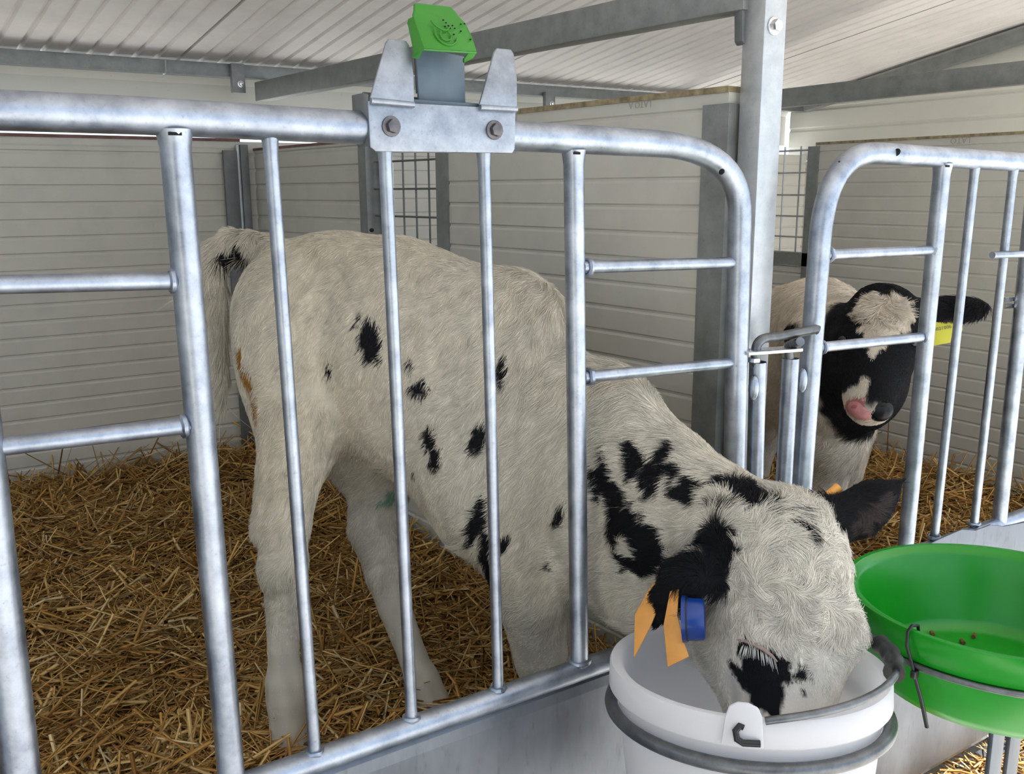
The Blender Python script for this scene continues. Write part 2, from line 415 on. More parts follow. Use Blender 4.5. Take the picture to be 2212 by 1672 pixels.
# second pen's side partition (right), with its own window
XQ = 3.17
pw2 = wall_root('wall_partition_right')
ZQ = atX(1900, 306, XQ).z
yq0 = atX(2300, 400, XQ).y; yq1 = atX(1762, 400, XQ).y; yq2 = atX(1672, 400, XQ).y
ribbed('panel', (XQ, yq0-0.6), (XQ, yq1), 0.25, ZQ, M_PANELG, pw2, (-1, 0), [z for z in RIBS if z < ZQ-0.06]+[ZQ-0.03], 0.04, 0.006, 0.003)
MB().box((XQ-0.003, yq0-0.6, ZQ), (XQ+0.043, yq1+0.01, ZQ+0.010)).build('foam_edge', M_EDGE, pw2, False)
zs2 = atX(1710, 545, XQ).z
ribbed('panel', (XQ, yq1), (XQ, YB), 0.25, zs2-0.06, M_PANELG, pw2, (-1, 0), RIBS, 0.04)
ink_text('LATO', 0.03, (XQ-0.0012, atX(2075, 303, XQ).y, atX(2075, 303, XQ).z), (0, 1, 0), (0, 0, -1), M_INKPALE, pw2)
win2 = wall_root('window_2')
MB().box((XQ-0.006, yq1-0.01, 0.3), (XQ+0.045, yq1+0.045, ZQ-0.005)).build('frame_post', M_BEAM, win2, False)
MB().box((XQ-0.006, yq1, zs2-0.055), (XQ+0.045, YB, zs2)).build('sill_channel', M_BEAM, win2, False)
for py in (325, 373, 421, 467, 512):
    z = atX(1715, py, XQ).z
    MB().tube([(XQ+0.02, yq1, z), (XQ+0.02, YB, z)], 0.004, 6).build('wire', M_POST, win2)
for px in (1748, 1716, 1682, 1650):
    y = atX(px, 420, XQ).y
    MB().tube([(XQ+0.026, y, zs2), (XQ+0.026, y, ZQ)], 0.004, 6).build('wire', M_POST, win2)

# ------------------------------------------------------------------ posts and beams
def box_thing(name, lo, hi, mat, label, cat, bevel=0.003):
    o = MB().box(lo, hi).build(name, mat, None, True, bevel); return setp(o, label, cat)
def hexbolt(c, axis, r, h, parent, mat=M_BOLT, washer=True):
    axis = Vector(axis).normalized(); c = Vector(c)
    u = axis.orthogonal().normalized(); w = axis.cross(u)
    b = MB(); b.prism([c + (u*math.cos(i*math.pi/3)+w*math.sin(i*math.pi/3))*r for i in range(6)], axis*h)
    if washer: b.tube([c-axis*0.001, c+axis*0.002], r*1.45, 16)
    return b.build('bolt', mat, parent, True, 0.0008)
zpo = roofz(1.22)-0.002
fp = thing('steel_post', (1.337, 1.225, 0.2), 'square galvanised steel post between the two pen gates, big bolt near its top', 'post')
MB().box((1.312, 1.20, 0.2), (1.368, 1.252, zpo)).build('shaft', M_POST, fp, True, 0.003)
cb = at(1672, 56, 1.199); hexbolt(cb, (0, -1, 0), 0.011, 0.012, fp, M_CHROME)
# connection plate where the long beam meets the post
MB().prism([at(1604, -40, 1.245), at(1613, -40, 1.245), at(1613, 96, 1.245), at(1609, 96, 1.245), at(1604, 88, 1.245)], (0.0, 0.02, 0)).build('end_plate', M_DARKSTEEL, fp, True, 0.001)
# long beam over the partition
def beam_between(name, a, b, w, h, mat, label, cat='beam', parent=None):
    a = Vector(a); b = Vector(b); d = (b-a).normalized(); s = d.cross(Vector((0, 0, 1))).normalized(); u = s.cross(d)
    Mx = Matrix(((s.x, d.x, u.x, a.x), (s.y, d.y, u.y, a.y), (s.z, d.z, u.z, a.z), (0, 0, 0, 1)))
    o = MB().box((-w/2, 0, 0), (w/2, (b-a).length, h), Mx).build(name, mat, parent, True, 0.003)
    if label: setp(o, label, cat)
    return o
zb = zr(1.512)
b0 = on_plane(1606, 22, (1.30, 1.25, 0), (1, 0.0872, 0)); b1 = on_plane(530, 224, (1.30, 1.25, 0), (1, 0.0872, 0))
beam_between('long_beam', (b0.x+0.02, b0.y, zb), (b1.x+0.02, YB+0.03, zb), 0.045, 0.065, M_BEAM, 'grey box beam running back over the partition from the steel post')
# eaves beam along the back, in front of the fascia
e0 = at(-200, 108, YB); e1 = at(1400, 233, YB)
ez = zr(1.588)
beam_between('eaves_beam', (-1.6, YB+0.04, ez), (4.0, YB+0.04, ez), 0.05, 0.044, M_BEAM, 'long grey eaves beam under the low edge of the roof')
# corner post of the back wall (two angles with a pale gap)
cp = thing('corner_post', (1.05, YB, 0.25), 'dark steel corner post where the back wall meets the partition', 'post')
x0 = at(487, 400, YB-0.03).x; x1 = at(517, 400, YB-0.03).x; x2 = at(524, 400, YB-0.03).x; x3 = at(541, 400, YB-0.03).x
zc = zr(1.34)
MB().box((x0, YB-0.03, 0.25), (x1, YB-0.012, zc)).build('flange', M_DARKSTEEL, cp, True, 0.002)
MB().box((x1, YB-0.022, 0.25), (x2, YB-0.010, zc+0.02)).build('lip', M_POST, cp, True, 0.002)
MB().box((x2, YB-0.03, 0.25), (x3, YB-0.012, zc+0.02)).build('flange', M_DARKSTEEL, cp, True, 0.002)
# short hanger brackets that carry the eaves beam
def hanger(px, py0, py1, w, lab):
    a = at(px, py0, YB-0.01); b = at(px, py1, YB-0.01)
    h = thing('hanger_bracket', (a.x, YB-0.01, b.z), lab, 'bracket')
    MB().box((a.x-w/2, YB-0.012, b.z), (a.x+w/2, YB+0.012, a.z)).build('strap', M_BEAM, h, True, 0.003)
    hexbolt((a.x+w*0.12, YB-0.013, b.z+0.03), (0, -1, 0), 0.008, 0.01, h, M_CHROME)
hanger(513, 137, 201, 0.046, 'steel strap with one bolt hanging from the eaves beam left of the long beam')
hanger(1189, 199, 240, 0.05, 'small steel strap with one bolt hanging from the eaves beam right of the green clip')
# hook nail under the eaves beam
hk = MB().tube([at(357, 131, YB-0.005), at(358, 152, YB-0.012), at(354, 159, YB-0.02), at(350, 158, YB-0.025)], 0.004, 8).build('hook_pin', M_POST)
setp(hk, 'small hooked pin poking out under the eaves beam at the left', 'hook')
# beam over the second partition
zb2 = atX(1950, 206, 3.12).z
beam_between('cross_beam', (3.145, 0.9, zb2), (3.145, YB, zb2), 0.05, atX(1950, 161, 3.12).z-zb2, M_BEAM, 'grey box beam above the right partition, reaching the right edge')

# ------------------------------------------------------------------ gates
RT_, RV, RB, RR = 0.0212, 0.0180, 0.0090, 0.0107      # radii: top rail, thick upright, thin bar, rung
def weld(c, r, parent, axis=None):
    """a lumpy ring of weld metal"""
    b = MB(); c = Vector(c)
    ax = Vector(axis or (0, 0, 1)).normalized(); u = ax.orthogonal().normalized(); w = ax.cross(u)
    N = 12
    pts = [c + (u*math.cos(2*math.pi*k/N)+w*math.sin(2*math.pi*k/N))*r + ax*random.uniform(-0.0015, 0.0015) for k in range(N)]
    b.tube(pts, [0.0038*random.uniform(0.8, 1.3) for _ in range(N)], 6, closed=True)
    return b.build('weld_bead', M_TUBE, parent)
def arc(c, a, b, n):                                   # corner with control point c
    a, b, c = Vector(a), Vector(b), Vector(c)
    return [a*(1-t)**2 + c*2*t*(1-t) + b*t**2 for t in [i/n for i in range(n+1)]]
def flare(top, bot, r, side):
    """upright whose upper end is cut and flared where it is welded to the rail"""
    top, bot = Vector(top), Vector(bot); d = (bot-top).normalized()
    return [top, top+d*0.008, top+d*0.022, bot], [r*1.22, r*1.12, r, r]

g1 = thing('pen_gate', (0.7, G, 0.8), 'galvanised tube gate in front of the calf that drinks from the bucket', 'gate')
zt = 1.675
tl = at(-260, 228, G); tr = at(1415, 310, G); er = at(1598, 470, G); eb = at(1586, 1000, G)
eb2 = Vector((eb.x, G, 0.80))
railpts = [tl, at(300, 249.5, G), at(800, 277, G), tr] + arc((er.x-0.002, G, tr.z-0.004), tr, er, 12)[1:] + [eb, eb2]
MB().tube(railpts, [RT_]*4 + [RT_*0.97]*12 + [RT_*0.93]*2, 20).build('top_rail', M_TUBE, g1)
bl = at(300, 1750, G); bl = Vector((-0.25, G, at(800, 1598, G).z)); br = Vector((eb.x, G, at(1300, 1432, G).z))
MB().tube([bl, br], 0.0185, 18).build('bottom_rail', M_TUBE, g1)
zrail = lambda x: tl.z + (tr.z-tl.z)*(x-tl.x)/(tr.x-tl.x)
def upright(parent, p0, p1, r, zbot, name):
    a = at(*p0, G); b = at(*p1, G); d = (b-a)
    t0 = a - d*((a.z - (a.z))/d.z); top = a + d*((zbot-a.z)/d.z)
    P, R = flare(a + Vector((0, 0, 0.004)), top, r, 0)
    o = MB().tube(P, R, 16).build(name, M_TUBE, parent)
    return a, top
zb1 = 0.81
up1 = upright(g1, (376, 287), (497, 1650), RV, zb1-0.005, 'thick_upright')
for p0, p1 in (((583, 302), (678, 1600)), ((831, 322), (888, 1530)), ((1045, 335), (1076, 1478))):
    a, b = upright(g1, p0, p1, RB, zb1, 'bar')
    weld((b.x, b.y, zb1+0.008), RB*1.2, g1)
up5 = upright(g1, (1239, 330), (1251, 1420), 0.0158, zb1, 'thick_upright')
weld((up5[1].x, G, zb1+0.008), 0.017, g1)
# a stout upright nearer the camera at the left edge
u0 = at(-38, 960, G); u0b = at(46, 1672, G)
lo = u0 + (u0b-u0)*1.6
MB().tube([u0 + (u0-u0b)*1.3, lo], 0.0215, 18).build('end_upright', M_TUBE, g1)
def rung(parent, a, b, r, w0=True, w1=True):
    d = (b-a).normalized()
    MB().tube([a-d*0.012, b+d*0.010], r, 14).build('rung', M_TUBE, parent)
    if w0: weld(a - d*0.001, r*1.15, parent, d)
    if w1: weld(b + d*0.001, r*1.15, parent, d)
rung(g1, at(-60, 616, G), at(371, 606.5, G), 0.0107, False)
rung(g1, at(-20, 967, G), at(396, 920, G), 0.0107, True)
rung(g1, at(1270, 577, G), at(1592, 567, G), 0.0100)
rung(g1, at(1272, 814, G), at(1580, 784, G), 0.0098)
# lower sheet, folded over at its foot
zsb = 0.19
def sheet(parent, x0, x1, ztop, zbot, y):
    prof = [(y+0.006, ztop), (y-0.004, ztop-0.012), (y-0.006, ztop-0.03), (y-0.006, zbot+0.02), (y+0.004, zbot), (y+0.016, zbot+0.004)]
    V = []; F_ = []; k = len(prof)
    for x in (x0, x1):
        for yy, z in prof: V.append((x, yy, z))
    for x in (x0, x1):
        for yy, z in prof: V.append((x, yy+0.003, z-0.0005))
    for i in range(k-1):
        F_.append((i, k+i, k+i+1, i+1)); F_.append((2*k+i, 2*k+i+1, 3*k+i+1, 3*k+i))
    F_ += [(i, i+1, 2*k+i+1, 2*k+i) for i in range(k-1)] + [(k+i, 3*k+i, 3*k+i+1, k+i+1) for i in range(k-1)]
    F_ += [(0, 2*k, 3*k, k), (k-1, 2*k-1, 4*k-1, 3*k-1)]
    o = mesh('lower_sheet', V, F_, M_SHEET, parent); return o
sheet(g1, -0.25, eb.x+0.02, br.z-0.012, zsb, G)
# weld lump where the bottom rail of this gate ends at thick upright
weld((up1[1].x, G, zb1+0.004), 0.019, g1)
# drilled holes in the bend
def hole(px, py, r, parent, off):
    c = at(px, py, G-off); d = (Vector(CP)-c).normalized()
    fr = (d.orthogonal().normalized(), d.cross(d.orthogonal().normalized()), d)
    return MB().ball(c, (r, r*1.2, 0.0015), 12, 6, fr).build('drilled_hole', M_HOLE, parent)
hole(1559, 371, 0.0045, g1, 0.0205)
for hx, hy, hw in ((378, 289, 0.0075), (1246, 331, 0.0060)):
    c = at(hx, hy, G-0.0195); MB().box((c.x-hw, c.y-0.001, c.z-0.0018), (c.x+hw, c.y+0.001, c.z+0.0018)).build('vent_slot', M_HOLE, g1, False)
# hinge sleeve welded to the gate's end
s1a, s1b = at(1637, 782, G-0.004), at(1630, 1060, G-0.004)
def sleeve(parent, a, b, r):
    d = (b-a).normalized(); b2 = a + d*0.50
    o = MB().tube([a, b2], r, 16, cap=False).tube([a+d*0.001, b2], r*0.78, 16, cap=False).build('hinge_sleeve', M_TUBE, parent)
sleeve(g1, s1a, s1b, 0.0155)
wa = at(1628, 838, G-0.012)
MB().ball(wa, (0.010, 0.010, 0.024)).build('weld_lump', M_TUBE, g1)

# second gate, to the right of the post
g2 = thing('pen_gate', (1.8, G, 0.8), 'galvanised tube gate in front of the black faced calf, right of the steel post', 'gate')
q0 = at(1736, 985, G); q1 = at(1771, 520, G); q2 = at(1895, 331, G); q3 = at(2212, 351, G); q4 = q3 + (q3-q2)*1.2
g2pts = [Vector((q0.x-0.002, G, 0.80)), q0] + arc((q1.x+0.004, G, q2.z+0.003), q1, q2, 12) + [q3, q4]
MB().tube(g2pts, [0.0200]*2 + [0.0205]*13 + [0.0205]*2, 20).build('top_rail', M_TUBE, g2)
zb2_ = 0.80
upright(g2, (2036, 358), (1957, 1172), 0.0172, zb2_, 'thick_upright')
for p0, p1 in (((2106, 362), (2018, 1166)), ((2189, 367), (2103, 1142))):
    a, b = upright(g2, p0, p1, 0.0095, zb2_+0.012, 'bar')
    weld((b.x, b.y, zb2_+0.02), 0.012, g2)
upright(g2, (2238, 372), (2158, 1126), 0.0172, zb2_, 'thick_upright')
upright(g2, (2330, 372), (2240, 1110), 0.0095, zb2_, 'bar')
rung(g2, at(1792, 550, G), at(2012, 540, G), 0.0100)
rung(g2, at(1776, 750, G), at(1992, 728, G), 0.0100)
rung(g2, at(2150, 551, G-0.012), at(2330, 545, G-0.012), 0.0075, False, False)
MB().tube([at(2168, 648, G+0.02), at(2260, 636, G+0.02)], 0.006, 8).tube([at(2168, 662, G+0.02), at(2260, 652, G+0.02)], 0.006, 8).build('latch_loop', M_CHROME, g2)
hole(1937, 329, 0.0065, g2, 0.0200)
hole(1813, 349, 0.0016, g2, 0.0200)
MB().tube([Vector((q0.x, G, 0.795)), Vector((3.1, G, 0.795))], 0.0185, 16).build('bottom_rail', M_TUBE, g2)
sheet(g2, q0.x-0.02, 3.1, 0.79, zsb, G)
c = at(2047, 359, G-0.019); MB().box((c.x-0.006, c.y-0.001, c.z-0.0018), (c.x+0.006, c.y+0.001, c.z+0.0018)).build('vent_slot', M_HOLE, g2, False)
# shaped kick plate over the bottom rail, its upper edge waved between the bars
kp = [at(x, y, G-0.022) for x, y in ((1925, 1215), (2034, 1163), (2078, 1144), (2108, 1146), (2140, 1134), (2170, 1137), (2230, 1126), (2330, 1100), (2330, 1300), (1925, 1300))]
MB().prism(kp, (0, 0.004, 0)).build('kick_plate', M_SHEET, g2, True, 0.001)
s2a, s2b = at(1708, 774, G-0.004), at(1692, 1060, G-0.004)
sleeve(g2, s2a, s2b, 0.0158)
MB().ball(at(1733, 822, G-0.010), (0.010, 0.010, 0.024)).build('weld_lump', M_TUBE, g2)

# ------------------------------------------------------------------ hinge pin that ties the two gates together
hp = thing('gate_latch', s1a, 'bent steel hook pin with flat link plate joining the two gates', 'latch')
yl = G-0.006
MB().tube([s1a-Vector((0, 0, 0.05)), at(1632, 765, yl)] + arc(at(1634, 726, yl), at(1633, 757, yl), at(1674, 729, yl-0.004), 8) + [at(1762, 711, yl-0.03), at(1767, 713, yl-0.032)], 0.0088, 14).build('hook_rod', M_RING, hp)
MB().tube([at(1706, 790, yl), at(1703, 755, yl)] + arc(at(1703, 744, yl), at(1703, 752, yl), at(1716, 743, yl-0.012), 5) + [at(1729, 738, yl-0.034)], 0.0085, 14).build('short_pin', M_RING, hp)
pl = [at(1620, 757, yl-0.014), at(1637, 771, yl-0.030), at(1736, 757, yl-0.030), at(1736, 749, yl+0.012), at(1624, 757, yl+0.014)]
zpl = at(1640, 765, yl-0.02).z
a_, b_ = at(1618, 765, yl-0.022), at(1735, 756, yl-0.022)
fx = Matrix.Identity(4); dxy = (b_-a_); fx.translation = a_
ex = dxy.normalized(); ey = Vector((0, 1, 0)); ez_ = ex.cross(ey)
fx = Matrix(((ex.x, ey.x, ez_.x, a_.x), (ex.y, ey.y, ez_.y, a_.y), (ex.z, ey.z, ez_.z, a_.z), (0, 0, 0, 1)))
MB().box((0, 0, -0.003), (dxy.length, 0.036, 0.003), fx).build('link_plate', M_CHROME, hp, True, 0.001)
hexbolt(at(1628, 782, yl), (0, 0, 1), 0.012, 0.008, hp, M_CHROME, False)

# ------------------------------------------------------------------ bottle bracket clamped on the top rail
bk = thing('bottle_bracket', at(955, 330, G-0.03), 'two pronged galvanised bracket with green clip bolted on the gate top rail', 'bracket')
yf = G-0.0245
def plate(name, pts, mat, off, bevel=0.001, parent=bk):
    return MB().prism([at(*p) for p in pts], off).build(name, mat, parent, True, bevel)
fpl = [(795, 218, yf), (893, 223, yf), (1037, 231, yf), (1114, 236, yf), (1112, 322, yf), (1107, 331, yf), (812, 327, yf), (800, 318, yf)]
plate('front_plate', fpl, M_PLATE, (0, 0.004, 0))
plate('back_plate', [(785, 198, G+0.022), (1116, 232, G+0.022), (1116, 330, G+0.022), (812, 330, G+0.022), (790, 310, G+0.022)], M_DARKSTEEL, (0, 0.005, 0))
plate('side_strap', [(783, 200, G-0.015), (796, 203, G-0.022), (799, 318, G-0.022), (788, 300, G-0.012)], M_DARKSTEEL, (0.0, 0.035, 0))
for pts in ([(800, 212), (834, 92), (840, 84), (878, 88), (884, 97), (894, 160), (895, 223)], [(1036, 226), (1068, 112), (1074, 104), (1104, 107), (1110, 116), (1117, 170), (1117, 233)]):
    P = []
    base = max(p[1] for p in pts); topy = min(p[1] for p in pts)
    for x, y in pts:
        P.append((x, y, yf - 0.006 + 0.026*(base-y)/(base-topy)))
    plate('prong', P, M_PLATE, (0, 0.004, 0))
    # rolled shoulder where the prong bends away from the plate
    xa, xb = min(p[0] for p in pts), max(p[0] for p in pts)
    ya = [p[1] for p in pts if p[0] == xa][0]; yb = pts[-1][1]
    MB().tube([at(xa+1, ya+6, yf-0.003), at(xb-1, yb+3, yf-0.003)], 0.0042, 10).build('shoulder', M_PLATE, bk)
for px, py in ((845, 273), (1068, 281)):
    hexbolt(at(px, py, yf-0.0005), (0, -1, 0), 0.0092, 0.010, bk)
plate('middle_plate', [(898, 100, G+0.004), (1003, 122, G+0.004), (1006, 224, G-0.004), (905, 217, G-0.004)], M_BLUEGREY, (0, 0.005, 0))
plate('lower_lip', [(893, 214, G-0.016), (1036, 224, G-0.016), (1036, 235, G-0.016), (893, 228, G-0.016)], M_BLUEGREY, (0, 0.02, 0))
plate('side_strap', [(898, 118, G+0.01), (904, 118, G+0.01), (908, 200, G+0.01), (902, 202, G+0.01)], M_BLACK, (0, 0.006, 0))
# green clip: a sloping hood with flared cheeks
yt, yb_ = G+0.005, G-0.040
hood = [(896, 10, yt), (902, 8, yt), (975, 16, yt), (985, 26, yt-0.002), (992, 36, yt-0.006), (1006, 50, yt-0.012), (1020, 78, yt-0.028), (1031, 112, yb_), (916, 105, yb_), (896, 46, yt-0.012), (893, 35, yt-0.007), (896, 26, yt-0.003)]
gc_ = plate('green_clip', hood, M_GREENCAP, (0, 0.005, 0.002), 0.0012)
plate('clip_cheek', [(896, 46, yt-0.012), (916, 105, yb_), (905, 127, yb_+0.004), (891, 124, yb_+0.012), (895, 112, yb_+0.018), (890, 72, yt-0.006), (882, 50, yt), (884, 40, yt), (893, 36, yt-0.005)], M_GREENCAP, (0, 0.004, 0), 0.0008)
plate('clip_cheek', [(1031, 112, yb_), (1023, 126, yb_+0.006), (1003, 136, yb_+0.012), (1002, 127, yb_+0.012), (1012, 114, yb_+0.004)], M_GREENCAP, (0, 0.004, 0), 0.0008)
plate('clip_edge', [(916, 105, yb_-0.0005), (1031, 112, yb_-0.0005), (1029, 116, yb_-0.0005), (915, 109, yb_-0.0005)], M_GREENCAP, (0, 0.004, 0), 0.0005)
# raised emblem on the clip: a ring with an open tail and a tick
hn = (at(975, 16, yt)-at(902, 8, yt)).cross(at(916, 105, yb_)-at(902, 8, yt)).normalized()
if hn.y > 0: hn = -hn
hP = at(902, 8, yt)
def onhood(px, py): return on_plane(px, py, hP, hn) + hn*0.0006
ring_ = [(938, 62), (940, 74), (946, 85), (955, 93), (966, 98), (977, 98), (985, 92), (987, 84)]
MB().tube([onhood(*p) for p in ring_], 0.0013, 6).build('emblem_line', M_GREENCAP, gc_)
MB().tube([onhood(*p) for p in ((931, 45), (936, 52), (946, 60), (958, 66), (966, 66), (972, 58))], 0.0013, 6).build('emblem_line', M_GREENCAP, gc_)
MB().tube([onhood(*p) for p in ((952, 68), (950, 76), (955, 84), (964, 88), (973, 86), (975, 78), (968, 70))], 0.0010, 6).build('emblem_line', M_GREENCAP, gc_)
for px, py in ((957, 44), (963, 50), (961, 58), (968, 56), (977, 56), (982, 62), (995, 53), (1003, 52), (995, 68), (980, 75), (1016, 86), (972, 62)):
    MB().ball(onhood(px, py), (0.0016, 0.0016, 0.0010), 6, 4).build('dirt_fleck', M_HOLE, gc_)

# ------------------------------------------------------------------ white bucket in its ring
BY = 0.88
bc = at(1613, 1430, BY); ZRIM = bc.z
TILT = Matrix.Rotation(math.radians(-7.5), 3, Vector(CR))          # the pail hangs a little nose-up in its hoop
TILTB = Matrix.Rotation(math.radians(-1.5), 3, Vector(CR))
def tilt(o, m=None): o.rotation_euler = (m or TILT).to_euler()
RBK = 0.205
bkt = thing('milk_bucket', (bc.x, bc.y, ZRIM), 'translucent white plastic bucket the spotted calf drinks from', 'bucket')
h = -0.36
prof = [(0.0, h+0.004), (0.150, h+0.004), (0.156, h+0.012), (RBK-0.022, -0.03), (RBK-0.020, -0.006), (RBK-0.014, -0.001), (RBK-0.002, 0.0), (RBK, -0.004), (RBK+0.001, -0.036), (RBK-0.002, -0.040),
        (RBK-0.010, -0.041), (RBK-0.012, -0.045), (RBK-0.014, -0.075), (0.160, h+0.004), (0.152, h-0.003), (0.0, h-0.003)]
MB().lathe(prof, (bc.x, bc.y, ZRIM), 96).build('body', M_BUCKET, bkt, True, angle=60)
# ear that holds the handle wire, and its twin at the far side
def bucket_pt(px, py, r):     # nearest point of the bucket's outer wall below a pixel
    d = Vector(ray(px, py)); p = Vector(CP)
    a = d.x*d.x+d.y*d.y; ox, oy = p.x-bc.x, p.y-bc.y; b = 2*(ox*d.x+oy*d.y); c = ox*ox+oy*oy-r*r
    t = (-b - math.sqrt(max(0, b*b-4*a*c)))/(2*a); return p + d*t
rad = -Vector((bc.x, bc.y, 0)).normalized(); tan = Vector((-rad.y, rad.x, 0))
def ear(rad, parent):
    tan = Vector((-rad.y, rad.x, 0)); base = Vector((bc.x, bc.y, ZRIM)) + rad*(RBK+0.0005)
    poly = []
    for u, v in ((-0.028, -0.034), (0.026, -0.034), (0.024, 0.006), (0.018, 0.019), (0.006, 0.024), (-0.008, 0.024), (-0.018, 0.018), (-0.023, 0.004)):
        poly.append(base + tan*u + Vector((0, 0, v)))
    return MB().prism(poly, rad*0.006).build('handle_ear', M_BUCKET, parent, True, 0.002)
ear(rad, bkt); ear(-rad, bkt)
# the bail: half hoop of wire lying against the rim, camera-right side
def rimp(a, dr, dz): return Vector((bc.x + (RBK+dr)*math.cos(a), bc.y + (RBK+dr)*math.sin(a), ZRIM+dz))
a0 = math.atan2(rad.y, rad.x)
pts = []
N = 26
for i in range(N+1):
    t = i/N; a = a0 + 0.13 + (math.pi-0.2)*t
    lift = 0.006 + 0.022*math.sin(math.pi*t)**0.8
    pts.append(rimp(a, 0.004, lift-0.004))
hookp = [rimp(a0+0.10, 0.010, -0.026), rimp(a0+0.0, 0.012, -0.026), rimp(a0-0.035, 0.012, -0.022), rimp(a0-0.045, 0.010, -0.012), rimp(a0-0.02, 0.006, -0.006), rimp(a0+0.0, 0.0055, -0.008)]
wire = MB().tube(pts, 0.0052, 12).build('bail_wire', M_RING, bkt)
MB().tube(hookp, 0.0045, 10).build('bail_hook', M_BLACK, bkt)
# black finger grip on the bail
gp = []
for i in range(13):
    t = 0.41 + 0.19*i/12; a = a0 + 0.13 + (math.pi-0.2)*t
    gp.append(rimp(a, 0.001, 0.022))
gr = [0.0138 + 0.0012*math.cos(i*math.pi/12*6) for i in range(13)]; gr[0] = gr[-1] = 0.0150
MB().tube(gp, gr, 14).build('grip', M_BLACK, bkt)

# ring holder: steel hoop on the gate
tilt(bkt)
rh = thing('bucket_ring', (bc.x, bc.y, ZRIM), 'round steel hoop holding the white bucket on the gate', 'ring holder')
zr_ = ZRIM-0.066; N = 72; rr = RBK-0.002
MB().tube([(bc.x+rr*math.cos(2*math.pi*k/N), bc.y+rr*math.sin(2*math.pi*k/N), zr_) for k in range(N)], 0.0098, 12, closed=True).build('hoop', M_RING, rh)
MB().tube([(bc.x, bc.y+rr, zr_), (bc.x, G-0.012, zr_)], 0.0098, 12).build('arm', M_RING, rh)

# ------------------------------------------------------------------ green feed bowl
tilt(rh)
gc = at(2163, 1288, 0.775); RG = 0.252; ZG = gc.z
bowl = thing('feed_bowl', (gc.x, gc.y, ZG), 'bright green plastic feed bowl beside the white bucket', 'bowl')
hb = -0.152
prof = [(0.0, hb+0.004), (0.165, hb+0.006), (0.183, hb+0.012), (0.190, hb+0.026), (0.210, -0.06), (RG-0.026, -0.012), (RG-0.022, -0.003), (RG-0.012, 0.0), (RG-0.010, 0.003), (RG-0.002, 0.003), (RG, -0.002), (RG-0.004, -0.045), (RG-0.008, -0.048), (RG-0.010, -0.056), (RG-0.014, -0.07), (0.206, hb+0.018), (0.196, hb+0.002), (0.175, hb-0.004), (0.0, hb-0.004)]
MB().lathe(prof, (gc.x, gc.y, ZG), 96).build('body', M_GREENBOWL, bowl, True, angle=50)
tilt(bowl, TILTB)
# wire hoop under the lip that carries the bowl, with two legs
hb0 = hb
st = thing('bowl_stand', (gc.x, gc.y, 0.0), 'steel hoop stand with square legs under the green bowl', 'stand')
rw = RG-0.004
gcv = Vector((gc.x, gc.y, ZG))
MB().tube([gcv + TILTB @ Vector((rw*math.cos(2*math.pi*k/72), rw*math.sin(2*math.pi*k/72), -0.0525)) for k in range(72)], 0.0052, 10, closed=True).build('hoop', M_RING, st)
def leg(px0, px1, yy, paint):
    a = at(px0, 1575, yy); b = at(px1, 1575, yy); w = (b-a).length
    ztop = ZG+hb-0.0045
    o = MB().box((a.x, yy, 0), (a.x+w, yy+0.010, ztop)).build('leg', M_SHEET, st, True, 0.002)
    if paint:
        MB().box((a.x-0.0006, yy-0.0006, ztop-0.075), (a.x+w*0.98, yy+0.008, ztop-0.0006)).build('paint_mark', M_ORANGEPAINT, o, False)
leg(2148, 2172, 0.79, True); leg(2186, 2208, 0.86, False)
bpx = at(2160, 1560, 0.80)
MB().box((gc.x-0.12, 0.80, ZG+hb-0.018), (gc.x+0.15, 0.88, ZG+hb-0.005)).build('cross_bar', M_SHEET, st, True, 0.002)
# black cable tie round lip and hoop
ang = math.atan2(-gc.y, -gc.x); best = None
for k in range(720):
    a = 2*math.pi*k/720
    p = Vector((gc.x+RG*math.cos(a), gc.y+RG*math.sin(a), ZG)); q = p-Vector(CP)
    px = 1106+FPX*q.dot(Vector(CR))/q.dot(Vector(CF)); py = 836+FPX*q.dot(Vector(CD))/q.dot(Vector(CF))
    e = abs(px-1964) + (0 if py > 1295 else 1e4)
    if best is None or e < best[0]: best = (e, a)
ta = best[1]; rd = Vector((math.cos(ta), math.sin(ta), 0)); tg = Vector((-rd.y, rd.x, 0))
def bp(dr, dz, t=0.0): return gcv + TILTB @ (rd*(RG+dr) + Vector((0, 0, dz)) + tg*t)
tie = thing('cable_tie', bp(0.0, -0.05), 'black cable tie looped over the rim of the green bowl', 'cable tie')
def ribbon(ptsw, w, th, name, mat, parent):
    b = MB()
    for i in range(len(ptsw)-1):
        pass
    return b
b = MB(); loop = [bp(-0.026, -0.02), bp(-0.020, 0.006), bp(-0.004, 0.010), bp(0.006, 0.002), bp(0.008, -0.02, 0.002), bp(0.003, -0.045, 0.008), bp(0.004, -0.062, 0.015)]
b.tube(loop, 0.0026, 8); b.build('loop', M_BLACK, tie)
MB().box((-0.006, -0.004, -0.006), (0.006, 0.004, 0.006), Matrix.Translation(bp(0.004, -0.062, 0.016))).build('head', M_BLACK, tie, True, 0.001)
MB().tube([bp(0.004, -0.064, 0.016), bp(-0.002, -0.10, 0.026), bp(-0.012, -0.148, 0.034)], [0.0028, 0.003, 0.0035], 8).build('tail', M_BLACK, tie)
